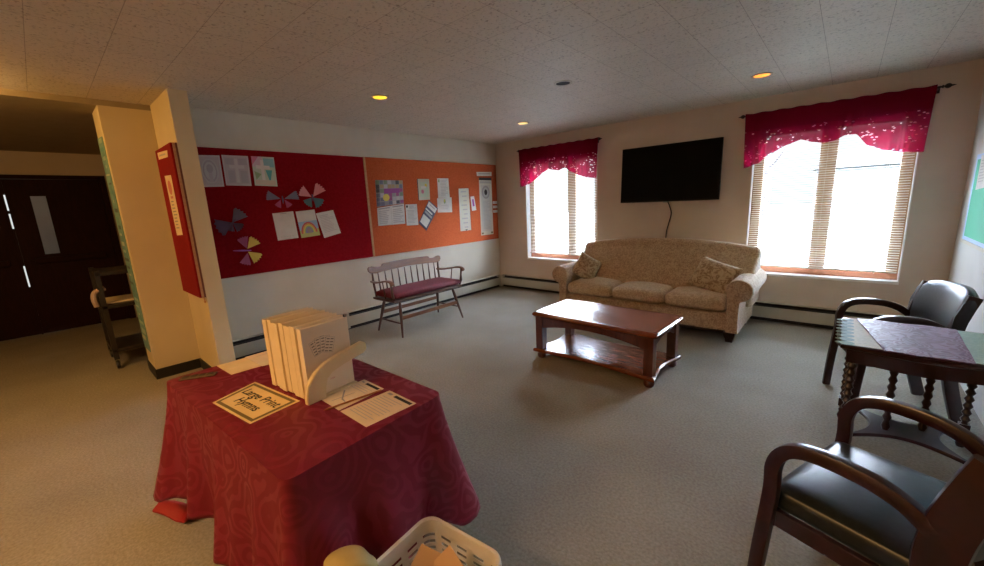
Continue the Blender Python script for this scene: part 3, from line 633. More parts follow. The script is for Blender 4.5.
# curtain rods and lace valances
def valance_mat():
    m = bpy.data.materials.new('maroon_lace'); m.use_nodes = True; MATS['maroon_lace'] = m
    nt = m.node_tree; nt.nodes.clear(); out = N(m, 'ShaderNodeOutputMaterial')
    df = N(m, 'ShaderNodeBsdfDiffuse'); df.inputs[0].default_value = (0.13, 0.003, 0.014, 1)
    tl = N(m, 'ShaderNodeBsdfTranslucent'); tl.inputs[0].default_value = (0.30, 0.003, 0.030, 1)
    tr = N(m, 'ShaderNodeBsdfTransparent'); tr.inputs[0].default_value = (1, 0.75, 0.78, 1)
    m1 = N(m, 'ShaderNodeMixShader'); m1.inputs[0].default_value = 0.30; L(m, df.outputs[0], m1.inputs[1]); L(m, tl.outputs[0], m1.inputs[2])
    t = N(m, 'ShaderNodeTexCoord'); v = N(m, 'ShaderNodeTexVoronoi'); v.inputs['Scale'].default_value = 24; v.inputs['Randomness'].default_value = 1
    mp = N(m, 'ShaderNodeMapping'); mp.inputs['Rotation'].default_value = (0, .6, 0); mp.inputs['Scale'].default_value = (1, 0.0, 1.9); L(m, t.outputs['Object'], mp.inputs[0]); L(m, mp.outputs[0], v.inputs['Vector'])
    lt = N(m, 'ShaderNodeMath', operation='LESS_THAN'); lt.inputs[1].default_value = 0.25; L(m, v.outputs['Distance'], lt.inputs[0])
    # holes gather in sprays, and only in the lower lace band
    n = N(m, 'ShaderNodeTexNoise'); n.inputs['Scale'].default_value = 5.5; n.inputs['Detail'].default_value = 1; L(m, t.outputs['Object'], n.inputs['Vector'])
    g = N(m, 'ShaderNodeMath', operation='GREATER_THAN'); g.inputs[1].default_value = 0.44; L(m, n.outputs[0], g.inputs[0])
    s = N(m, 'ShaderNodeSeparateXYZ'); L(m, t.outputs['Object'], s.inputs[0])
    zl = N(m, 'ShaderNodeMath', operation='LESS_THAN'); zl.inputs[1].default_value = -0.17; L(m, s.outputs[2], zl.inputs[0])
    a = N(m, 'ShaderNodeMath', operation='MULTIPLY'); L(m, lt.outputs[0], a.inputs[0]); L(m, g.outputs[0], a.inputs[1])
    b = N(m, 'ShaderNodeMath', operation='MULTIPLY'); L(m, a.outputs[0], b.inputs[0]); L(m, zl.outputs[0], b.inputs[1])
    tm = N(m, 'ShaderNodeMath', operation='MULTIPLY_ADD'); tm.inputs[1].default_value = 0.24; tm.inputs[2].default_value = 0.06; L(m, zl.outputs[0], tm.inputs[0]); L(m, tm.outputs[0], m1.inputs[0])
    # fine net between: slightly see-through in the lace band
    c = N(m, 'ShaderNodeMath', operation='MULTIPLY_ADD'); c.inputs[1].default_value = 0.035; c.inputs[2].default_value = 0.0; L(m, zl.outputs[0], c.inputs[0])
    d = N(m, 'ShaderNodeMath', operation='MAXIMUM'); L(m, b.outputs[0], d.inputs[0]); L(m, c.outputs[0], d.inputs[1])
    m2 = N(m, 'ShaderNodeMixShader'); L(m, d.outputs[0], m2.inputs[0]); L(m, m1.outputs[0], m2.inputs[1]); L(m, tr.outputs[0], m2.inputs[2]); L(m, m2.outputs[0], out.inputs[0])
    return m
VAL = valance_mat()
def interp(prof, x):
    for (a, za), (b, zb) in zip(prof, prof[1:]):
        if a <= x <= b:
            t = (x - a) / (b - a); t = t * t * (3 - 2 * t) * .5 + t * .5; return za + (zb - za) * t
    return prof[0][1] if x < prof[0][0] else prof[-1][1]
def valance(label, rodlabel, x0, x1, rx0, rx1, prof, z=2.268):
    xc = (x0 + x1) / 2
    r = thing('curtain_rod', rodlabel, 'curtain rod', ((rx0 + rx1) / 2, -0.072, z), 0, 'curtain rods'); hl = (rx1 - rx0) / 2
    bm = bmesh.new(); tube(bm, [(-hl + .08, 0, 0), (hl - .08, 0, 0)], .0085, 10); new('rod', bm, IRON, r, True)
    for s in (-1, 1):
        bm = bmesh.new(); Mx = Matrix.Rotation(s * PI / 2, 4, 'Y')
        lathe(bm, [(.008, 0), (.013, .006), (.013, .012), (.007, .016), (.018, .028), (.021, .040), (.016, .052), (.008, .06), (.006, .07), (.001, .085)], (s * (hl - .085), 0, 0), 12, Mx); new('finial', bm, IRON, r, True)
        bm = bmesh.new(); xx = s * (hl - .10); tube(bm, [(xx, 0, 0), (xx, .035, -.01), (xx, .069, -.012)], .006, 6); box(bm, (xx, .068, -.012), (.03, .006, .06)); new('bracket', bm, IRON, r)
    bm = bmesh.new(); nx = 150; nz = 16; rows = []
    rn = random.Random(int(x0 * 10)); ph = [rn.uniform(0, 6.28) for _ in range(6)]
    def fold(x): return sum(a * math.sin(f * x + p) for a, f, p in zip((.008, .006, .005, .004), (21, 37, 55, 13), ph))
    for i in range(nx + 1):
        x = x0 + (x1 - x0) * i / nx; zb = interp(prof, x); zt = z + .014 + .004 * math.sin(40 * x); row = []
        for j in range(nz + 1):
            t = j / nz; zz = zt + (zb - zt) * t
            y = -.086 + fold(x) * (.15 + 1.0 * t) - .006 * t
            row.append(Vector(((x - xc) * (1 - .030 * t), y + .075, zz - z)))
        rows.append(row)
    # return over the rod and down behind it (the casing)
    full = []
    for row in rows:
        top = row[0]; full.append([top + Vector((0, .030, -.03)), top + Vector((0, .026, -.004)), top + Vector((0, .014, .006))] + row)
    loft(bm, full, closed=False)
    o = new('valance', bm, VAL, smooth=True); o.location = (xc, -.075, z)
    tag(o, label, 'valance', 'maroon lace valances'); return o
valance('maroon lace valance over the left window', 'black iron curtain rod over the left window', 0.56, 1.93, 0.505, 1.985,
        [(0.56, 1.705), (.70, 1.735), (0.86, 1.80), (1.02, 1.90), (1.10, 1.944), (1.2, 1.925), (1.30, 1.908), (1.41, 1.935), (1.52, 1.87), (1.65, 1.81), (1.78, 1.77), (1.93, 1.75)])
valance('wide maroon lace valance over the right window', 'black iron curtain rod over the right window', 3.655, 5.06, 3.585, 5.17,
        [(3.655, 1.715), (3.78, 1.76), (3.905, 1.86), (4.05, 1.925), (4.15, 1.962), (4.25, 1.925), (4.34, 1.905), (4.42, 1.915), (4.50, 1.957), (4.58, 1.955), (4.68, 1.84), (4.80, 1.785), (4.92, 1.755), (5.06, 1.74)])

# recessed lights (fixture + lamp light)
def can(x, y, label, lit):
    r = thing('recessed_light', label, 'light', (x, y, H), 0, 'recessed ceiling lights')
    bm = bmesh.new(); ring(bm, (0, 0), .062, .080, -.006, -.0005); new('trim_ring', bm, mat('can_trim', (0.5, 0.45, 0.35), .5), r)
    bm = bmesh.new()
    if lit:
        lathe(bm, [(.062, -.002), (.058, -.005), (.03, -.0085), (.001, -.010)], (0, 0, 0), 20)
        new('lamp', bm, mat('lamp_' + lit, (0.9, 0.6, 0.1), .5, emit=(1.0, 0.60, 0.03) if lit == 'amber' else (1.0, 0.32, 0.02) if lit == 'orange' else (1, .75, .25), estr=1.1), r)
        l = bpy.data.lights.new('can_light', 'SPOT'); l.energy = 7; l.color = (1, .62, .2); l.spot_size = 1.9; l.spot_blend = .6; l.shadow_soft_size = .05
        lo = bpy.data.objects.new('can_light', l); COL.objects.link(lo); lo.location = (x, y, H - .02)
    else:
        lathe(bm, [(.062, -.002), (.05, -.003), (.001, -.0035)], (0, 0, 0), 20); new('lamp', bm, mat('unlit', (0.004, 0.004, 0.004), .9), r)
can(1.332, -3.125, 'lit amber recessed ceiling light nearest the bulletin boards', 'amber')
can(1.389, -1.065, 'small lit yellow recessed ceiling light near the left window', 'pale')
can(2.649, -2.177, 'unlit black recessed ceiling light in the middle of the ceiling', None)
can(3.915, -0.996, 'lit orange recessed ceiling light near the right window', 'orange')
# housings added around the unseen fill lights
for k, (loc, p, c) in enumerate(FILL_LIGHTS):
    r = thing('fill_light_housing', ('added housing of the warm fill light behind the camera', 'added housing of the warm fill light by the lobby opening')[k], 'light', (loc[0], loc[1], H), 0, 'added fill light housings')
    bm = bmesh.new(); box2(bm, (-.6, -.16, -.045), (.6, .16, -.0005), bev=.004); new('housing', bm, WHITE, r)
# wall-wash lamp by the opening: lights the ceiling edge and the wing wall
l = bpy.data.lights.new('opening_lamp_light', 'POINT'); l.energy = 18; l.color = (1, .54, .14); l.shadow_soft_size = .04
lo = bpy.data.objects.new('opening_lamp_light', l); COL.objects.link(lo); lo.location = (0.12, -5.85, 2.36)

# ================================================================== FURNITURE
# ---- sofa
def sofa():
    r = thing('sofa', 'beige floral three-seat camelback sofa between the windows', 'sofa', (2.885, -0.60, 0))
    # base rail
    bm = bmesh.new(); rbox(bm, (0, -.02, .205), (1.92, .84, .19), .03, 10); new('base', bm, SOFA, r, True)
    bm = bmesh.new(); box2(bm, (-.93, -.40, .085), (.93, .36, .112)); new('bottom_rail', bm, MAHOGD, r)
    # back: loft along x, cross-section in (y,z)
    bm = bmesh.new(); secs = []; NX = 36; X0, X1 = -1.0, 1.05
    for i in range(NX + 1):
        t = math.sin(PI / 2 * (-1 + 2 * i / NX)); x = (X0 + X1) / 2 + (X1 - X0) / 2 * t
        e = max(0, (abs(t) - .965) / .035); sh = math.sqrt(max(0.0, 1 - e * e)) if e > 0 else 1
        zt = .875 + .085 * (1 - abs(t) ** 2.2); zt = .80 + (zt - .80) * (sh * .6 + .4)
        th = .10 * (sh * .75 + .25)
        prof = []
        yc_t = .24; # centre of the rolled top
        R = .078 * (sh * .3 + .7)
        prof += [(-.02 - .095 * sh, .30), (-.02 - .105 * sh, .46), (-.01 - .05 * sh, .66), (yc_t - R - .02, zt - .10)]
        for k in range(7):
            a = PI - k * (PI * 1.05) / 6; prof.append((yc_t + R * math.cos(a), zt - R + R * math.sin(a)))
        prof += [(yc_t + .05, zt - .20), (.34, .60), (.36, .30)]
        secs.append([Vector((x, y + .04, z)) for y, z in prof])
    loft(bm, secs); new('backrest', bm, SOFA, r, 60)
    # arms: rolled, profile in (x,z), along y
    for s in (-1, 1):
        bm = bmesh.new(); secs = []; cx, cz = s * .995, .535; 
        ys = [-.452, -.446, -.43, .0, .22, .36]
        for q, y in enumerate(ys):
            sc = (.86, .96, 1, 1, 1, 1)[q]; R = .112 * sc; zc = cz + (.01 if y > 0 else 0)
            prof = [(s * .90, .10 + .01), (s * .90, .43)]
            for k in range(13):
                a = PI * 1.12 - k * (PI * 1.55) / 12
                prof.append((cx + s * R * math.cos(a) * 1.05, zc + R * math.sin(a)))
            prof += [(s * 1.005, .42), (s * 1.0, .30), (s * 1.005, .11)]
            secs.append([Vector((px, y, pz)) for px, pz in prof])
        loft(bm, secs); a_ = new('armrest', bm, SOFA, r, 50)
        bm = bmesh.new()
        tube(bm, [(cx + s * .100 * math.cos(a) * 1.05, -.452, cz + .100 * math.sin(a)) for a in [PI * 1.12 - k * (PI * 1.5) / 20 for k in range(21)]], .005, 6)
        new('piping', bm, SOFA, a_)
    for k in (-1, 0, 1):
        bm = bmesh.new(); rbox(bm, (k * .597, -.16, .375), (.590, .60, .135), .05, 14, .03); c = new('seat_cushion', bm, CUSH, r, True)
    for sx in (-.93, .93):
        for sy, n in ((-.38, 0), (.32, 1)):
            bm = bmesh.new(); secs = []
            for z, w_ in ((0.0, .030), (.03, .034), (.07, .046), (.105, .052)):
                secs.append([Vector((sx + a * w_, sy + b * w_, z)) for a, b in ((-1, -1), (1, -1), (1, 1), (-1, 1))])
            loft(bm, secs); new('leg', bm, MAHOGD, r)
    return r
sofa()
def pillow(name, label, loc, rot, w_, h_, t_, m, diag=False):
    bm = bmesh.new(); n = 16
    def P(u, v, s):
        b = (1 - abs(u) ** 2.6) * (1 - abs(v) ** 2.6); k = 1 - .07 * (1 - abs(u) ** 2) * (abs(v) ** 2); k2 = 1 - .07 * (1 - abs(v) ** 2) * abs(u) ** 2
        return Vector((u * w_ / 2 * k2, s * t_ / 2 * (b ** .5), v * h_ / 2 * k))
    for s in (-1, 1):
        g = [[bm.verts.new(P(-1 + 2 * i / n, -1 + 2 * j / n, s)) for j in range(n + 1)] for i in range(n + 1)]
        for i in range(n):
            for j in range(n): bm.faces.new((g[i][j], g[i + 1][j], g[i + 1][j + 1], g[i][j + 1]))
    bmesh.ops.remove_doubles(bm, verts=bm.verts[:], dist=1e-5)
    o = new(name, bm, m, smooth=80); o.location = loc; o.rotation_euler = rot; tag(o, label, 'pillow', 'throw pillows on the sofa'); return o
pillow('throw_pillow', 'smaller floral throw pillow against the left arm of the sofa', (2.12, -0.76, .60), (-.35, .55, .60), .32, .32, .12, PILLOW)
pillow('throw_pillow', 'larger golden beige throw pillow lying against the right arm of the sofa', (3.58, -0.71, .60), (-.55, .23, -.32), .45, .36, .13, PILLOW)

# ---- coffee table
def coffee_table():
    r = thing('coffee_table', 'low cherry wood coffee table with lower shelf in front of the sofa', 'table', (3.03, -2.145, 0), math.radians(-1.6))
    a, b = .585, .315
    bm = bmesh.new()
    def rr(sx, sy, z, rad=.03, n=4):
        out = []
        for cx, cy, a0 in ((sx - rad, sy - rad, 0), (-sx + rad, sy - rad, 90), (-sx + rad, -sy + rad, 180), (sx - rad, -sy + rad, 270)):
            for k in range(n + 1):
                t = math.radians(a0 + 90 * k / n); out.append(Vector((cx + rad * math.cos(t), cy + rad * math.sin(t), z)))
        return out
    loft(bm, [rr(a - .03, b - .03, .405), rr(a - .012, b - .012, .412), rr(a, b, .425), rr(a, b, .437), rr(a - .008, b - .008, .445), rr(a - .013, b - .013, .452), rr(a - .030, b - .030, .456), rr(a - .036, b - .036, .455)])
    new('tabletop', bm, TABLEWOOD, r, 35)
    # arched aprons
    def apron(axis, half, at, top=.408, hi=.355, lo=.275, th=.018):
        bm = bmesh.new(); n = 24; pts = [(-half, top), (half, top)]
        for k in range(n + 1):
            t = 1 - 2 * k / n; z = lo + (hi - lo) * (1 - abs(t) ** 2.0); pts.append((half * t, z))
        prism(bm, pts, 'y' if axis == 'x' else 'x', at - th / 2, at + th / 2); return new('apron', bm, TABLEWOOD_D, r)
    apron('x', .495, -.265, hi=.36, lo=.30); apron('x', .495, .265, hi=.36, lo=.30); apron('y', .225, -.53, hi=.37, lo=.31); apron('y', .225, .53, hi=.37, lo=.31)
    for sx in (-1, 1):
        for sy in (-1, 1):
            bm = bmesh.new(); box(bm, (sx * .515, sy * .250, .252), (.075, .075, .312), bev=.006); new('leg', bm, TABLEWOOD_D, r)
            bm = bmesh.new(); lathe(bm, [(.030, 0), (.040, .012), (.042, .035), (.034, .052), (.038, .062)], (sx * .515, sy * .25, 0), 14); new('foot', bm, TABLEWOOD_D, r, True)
    # serpentine lower shelf
    bm = bmesh.new()
    def ser(k, z):
        out = []; A, B = .575 - k, .305 - k
        def side(p0, p1, inn, n=14):
            res = []
            for i in range(n):
                t = i / n; x = p0[0] + (p1[0] - p0[0]) * t; y = p0[1] + (p1[1] - p0[1]) * t
                d = .045 * (math.sin(PI * t) ** 1.6) if .0 < t < 1 else 0
                res.append(Vector((x + inn[0] * d, y + inn[1] * d, z)))
            return res
        out += side((-A, -B), (A, -B), (0, 1)); out += side((A, -B), (A, B), (-1, 0)); out += side((A, B), (-A, B), (0, -1)); out += side((-A, B), (-A, -B), (1, 0))
        return out
    loft(bm, [ser(.012, .060), ser(0, .068), ser(0, .086), ser(.01, .096)]); new('lower_shelf', bm, TABLEWOOD, r, 35)
coffee_table()

# ---- wooden bench with spindles and cushion
def bench():
    r = thing('spindle_bench', 'brown wooden spindle-back bench under the orange board', 'bench', (0.635, -2.325, 0), PI / 2); r.scale = (.94, 1, 1)
    # local: x along bench (world +y), y: front is -y -> world +x
    Lh = .56
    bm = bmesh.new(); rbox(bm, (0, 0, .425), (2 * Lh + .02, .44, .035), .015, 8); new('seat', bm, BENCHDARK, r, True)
    # crest rail: scalloped outline extruded, tilted back
    tilt = Matrix.Translation((.03, .205, .435)) @ Matrix.Rotation(math.radians(-9), 4, 'X')
    t = bmesh.new(); pts = []
    top = [(-.60, .315), (-.60, .345), (-.585, .362), (-.55, .366), (-.50, .352), (-.46, .345), (-.40, .35), (-.385, .372), (-.36, .382), (-.2, .388), (0, .390), (.2, .388), (.36, .382), (.385, .372), (.40, .35), (.46, .345), (.50, .352), (.55, .366), (.585, .362), (.60, .345), (.60, .315)]
    bot = [(.57, .285), (.50, .275), (.40, .285), (0, .300), (-.40, .285), (-.50, .275), (-.57, .285)]
    prism(t, top + bot, 'y', -.012, .012)
    bm = bmesh.new(); merge(bm, t, tilt); new('crest_rail', bm, BENCHWOOD, r)
    for k in range(10):
        x = -.46 + .92 * k / 9
        bm = bmesh.new(); a = tilt @ Vector((x * 1.02, 0, .29)); b = Vector((x, .185, .44))
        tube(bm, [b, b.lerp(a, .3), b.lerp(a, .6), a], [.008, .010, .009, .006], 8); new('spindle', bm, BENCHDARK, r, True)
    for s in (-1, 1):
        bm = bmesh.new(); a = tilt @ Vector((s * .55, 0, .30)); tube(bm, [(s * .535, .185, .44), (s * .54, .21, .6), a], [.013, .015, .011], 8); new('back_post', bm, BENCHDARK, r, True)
        # scrolled arm
        bm = bmesh.new(); p = spline([(s * .545, .235, .620), (s * .565, .12, .622), (s * .58, 0, .640), (s * .585, -.12, .662), (s * .588, -.20, .660), (s * .588, -.235, .640), (s * .588, -.225, .622)], 5)
        tube(bm, p, [1] * len(p), 8, flat=(.05, .022)); new('arm', bm, BENCHWOOD, r, True)
        bm = bmesh.new(); tube(bm, [(s * .55, -.19, .44), (s * .57, -.2, .5), (s * .575, -.2, .57), (s * .586, -.2, .645)], [.012, .019, .012, .013], 8); new('arm_post', bm, BENCHDARK, r, True)
        bm = bmesh.new(); tube(bm, [(s * .548, -.02, .44), (s * .575, -.03, .635)], [.009, .007], 8); new('spindle', bm, BENCHDARK, r, True)
        for sy in (-1, 1):
            bm = bmesh.new(); top_ = Vector((s * .44, sy * .15, .412)); ft = Vector((s * .515, sy * .245, .0))
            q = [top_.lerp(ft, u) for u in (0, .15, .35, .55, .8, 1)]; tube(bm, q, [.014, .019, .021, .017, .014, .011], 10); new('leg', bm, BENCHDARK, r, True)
        bm = bmesh.new(); tube(bm, [(s * .487, -.208, .155), (s * .487, 0, .155), (s * .487, .208, .155)], [.008, .012, .008], 8); new('side_stretcher', bm, BENCHDARK, r, True)
    for sy, zz in ((-1, .215), (1, .235)):
        bm = bmesh.new(); box(bm, (0, sy * .195, zz), (.95, .018, .045), bev=.004); new('long_stretcher', bm, BENCHWOOD, r)
    bm = bmesh.new(); rbox(bm, (0, -.015, .482), (1.10, .41, .072), .032, 12, .008)
    c = new('bench_cushion', bm, BCUSH, smooth=True); c.location = (0.635, -2.325, 0); c.scale = (.94, 1, 1); c.rotation_euler = (0, 0, PI / 2)
    tag(c, 'burgundy seat cushion on the wooden spindle bench', 'cushion')
bench()

# ---- armchairs (local: seat front at -x side, back towards +x)
def armchair(label, loc, rz, wood_, hw=.255, pad=.012, uw=.07):
    r = thing('armchair', label, 'chair', loc, rz, 'black vinyl armchairs')
    for s in (-1, 1):
        y = s * hw
        bm = bmesh.new()
        p = spline([(-.03, y, 0), (-.018, y, .22), (0, y, .46), (.0, y, .56), (.025, y, .622), (.075, y, .652), (.15, y, .660), (.24, y * .99, .652), (.31, y * .98, .628), (.37, y * .97, .585)], 6)
        tube(bm, p, [1.0] * len(p), 10, flat=(.040, .046)); new('arm_and_front_leg', bm, wood_, r, 50)
        bm = bmesh.new(); q = spline([(.49, y * .96, 0), (.42, y * .97, .25), (.385, y * .97, .46), (.392, y * .97, .60), (.42, y * .97, .72), (.45, y * .97, .815)], 6)
        tube(bm, q, [1.0] * len(q), 10, flat=(.036, uw)); new('rear_upright', bm, wood_, r, 50)
        bm = bmesh.new(); box2(bm, (.01, y - .014 * s - .01, .335), (.38, y - .014 * s + .01, .395), bev=.003); new('side_rail', bm, wood_, r)
    bm = bmesh.new(); box2(bm, (-.005, -hw, .335), (.02, hw, .39), bev=.003); new('front_rail', bm, wood_, r)
    bm = bmesh.new(); rbox(bm, (.195, 0, .425), (.43, 2 * hw - .045, .085), .03, 12, .022); new('seat', bm, VINYL, r, True)
    # curved back pad, rolled top
    bm = bmesh.new(); secs = []
    for i in range(17):
        t = -1 + i / 8; y = (hw + pad) * t; e = 1 - .25 * abs(t) ** 6; bow = .05 * (1 - t * t)
        prof = [(.355, .50), (.350, .60), (.362, .70), (.382, .78), (.398, .825), (.425, .850), (.455, .845), (.472, .815), (.455, .72), (.43, .60), (.41, .50)]
        cz = .68; cxp = .41
        secs.append([Vector((cxp + (x - cxp) * e + bow, y, cz + (z - cz) * (e * .5 + .5) - .03 * abs(t) ** 3 * (z > .75))) for x, z in prof])
    loft(bm, secs); new('backrest', bm, VINYL, r, 60)
    return r
armchair('near black vinyl armchair with reddish mahogany arms, lower right foreground', (4.565, -3.607, 0), math.radians(-19), MAHOG, .28, -.03, .10)
armchair('black vinyl armchair with dark arms behind the side table, near the right window', (4.68, -1.81, 0), math.radians(17), MAHOGD, .235)

# ---- side table between the chairs
def side_table():
    cx, cy = 4.93, -2.38
    r = thing('side_table', 'dark turned-leg side table between the two armchairs', 'table', (cx, cy, 0), math.radians(0))
    A, B, zt = .31, .30, .655
    def outl(k, z):
        out = []
        def side(p0, p1, nrm, amp, n=16):
            for i in range(n):
                t = i / n; s_ = amp * (math.sin(PI * t) ** 2)
                out.append(Vector((p0[0] + (p1[0] - p0[0]) * t + nrm[0] * s_, p0[1] + (p1[1] - p0[1]) * t + nrm[1] * s_, z)))
        a, b = A - k, B - k
        side((-a, -b), (a, -b), (0, -1), .045); side((a, -b), (a, b), (1, 0), .0); side((a, b), (-a, b), (0, 1), .02); side((-a, b), (-a, -b), (-1, 0), .0)
        return out
    bm = bmesh.new(); loft(bm, [outl(.012, zt - .026), outl(0, zt - .018), outl(0, zt - .006), outl(.008, zt)]); new('tabletop', bm, MAHOG, r, 35)
    bm = bmesh.new(); loft(bm, [outl(.03, zt - .10), outl(.026, zt - .0265)]); new('apron', bm, MAHOG, r)
    pr = [(.016, 0), (.022, .02), (.014, .045), (.018, .06)]
    z = .07
    while z < .55:
        pr += [(.012, z), (.021, z + .017), (.013, z + .034)]; z += .040
    pr += [(.020, .565), (.020, .58)]
    for sx in (-1, 1):
        for sy in (-1, 1):
            bm = bmesh.new(); x, y = sx * (A - .055), sy * (B - .06); lathe(bm, pr, (x, y, 0), 12); box(bm, (x, y, .115), (.042, .042, .05)); new('leg', bm, MAHOGD, r, 50)
    # lower shelf with deep concave sides
    bm = bmesh.new()
    def ser(k, z):
        out = []; a, b = A - .05 - k, B - .055 - k
        def side(p0, p1, inn, amp, n=16):
            for i in range(n):
                t = i / n; d = amp * (math.sin(PI * t) ** 1.0)
                out.append(Vector((p0[0] + (p1[0] - p0[0]) * t + inn[0] * d, p0[1] + (p1[1] - p0[1]) * t + inn[1] * d, z)))
        side((-a, -b), (a, -b), (0, 1), .14); side((a, -b), (a, b), (-1, 0), .12); side((a, b), (-a, b), (0, -1), .14); side((-a, b), (-a, -b), (1, 0), .12)
        return out
    loft(bm, [ser(.006, .105), ser(0, .110), ser(0, .120), ser(.006, .125)]); new('lower_shelf', bm, MAHOG, r, 35)
    for sx in (-1, 1):
        bm = bmesh.new(); p = [(sx * .12, -B + .12 + (2 * B - .24) * k / 12, .0) for k in range(13)]
        lathe(bm, [(.014, .126), (.020, .15), (.012, .18)] + [(v, .18 + .022 * (i + 1)) for i, v in enumerate([.02, .012] * 8)] + [(.018, .565), (.018, .58)], (sx * .075, sx * .05, 0), 10); new('spindle', bm, MAHOGD, r, 50)
    # runner: purple middle and lace ends
    t = thing('table_runner', 'purple table runner with scalloped lace ends on the side table', 'table runner', (cx, cy, zt + .0006))
    def strip(x0f, x1f, y0, y1, m, name, z0, wav=0.0):
        bm = bmesh.new(); nx, ny = 10, 26; th = .0022; g = [[], []]
        for lay in (0, 1):
            for j in range(ny + 1):
                y = y0 + (y1 - y0) * j / ny; row = []
                for i in range(nx + 1):
                    u = i / nx; x = x0f(y) * (1 - u) + x1f(y) * u
                    row.append(bm.verts.new((x, y, z0 + th * lay + (wav * (.5 + .5 * math.sin(30 * x + 21 * y)) if lay else 0))))
                g[lay].append(row)
        for lay in (0, 1):
            for j in range(ny):
                for i in range(nx): bm.faces.new((g[lay][j][i], g[lay][j][i + 1], g[lay][j + 1][i + 1], g[lay][j + 1][i]))
        for j in range(ny):
            for i in (0, nx): bm.faces.new((g[0][j][i], g[0][j + 1][i], g[1][j + 1][i], g[1][j][i]))
        for i in range(nx):
            for j in (0, ny): bm.faces.new((g[0][j][i], g[0][j][i + 1], g[1][j][i + 1], g[1][j][i]))
        return new(name, bm, m, t, 60)
    yb, yf = .29, -.32
    strip(lambda y: -.245 + .10 * ((yb - y) / .61), lambda y: .17 - .02 * ((yb - y) / .61), yf, yb, PURPLE, 'purple_panel', .0030, .003)
    for s, mm in ((-1, LACE), (1, LACEG)):
        if s < 0: o = strip(lambda y: -.285, lambda y: -.20 + .11 * ((yb - y) / .61), yf + .03, yb - .01, mm, 'lace_end', 0)
        else: o = strip(lambda y: .12, lambda y: .262, yf + .03, yb - .01, mm, 'lace_end', 0)
        bm = bmesh.new()
        for k in range(8):
            y = yf + .055 + k * .07; lathe(bm, [(.001, 0), (.033, .0002), (.033, .0022), (.001, .0026)], (s * .287 if s < 0 else .264, y, 0.0), 12)
            tube(bm, [((s * .287 if s < 0 else .264) + s * .030, y - .016, .001), ((s * .287 if s < 0 else .264) + s * .044, y, .001), ((s * .287 if s < 0 else .264) + s * .030, y + .016, .001)], .004, 6)
        new('scallop_edge', bm, colour((0.30, 0.45, 0.45)) if s < 0 else mm, o)
side_table()

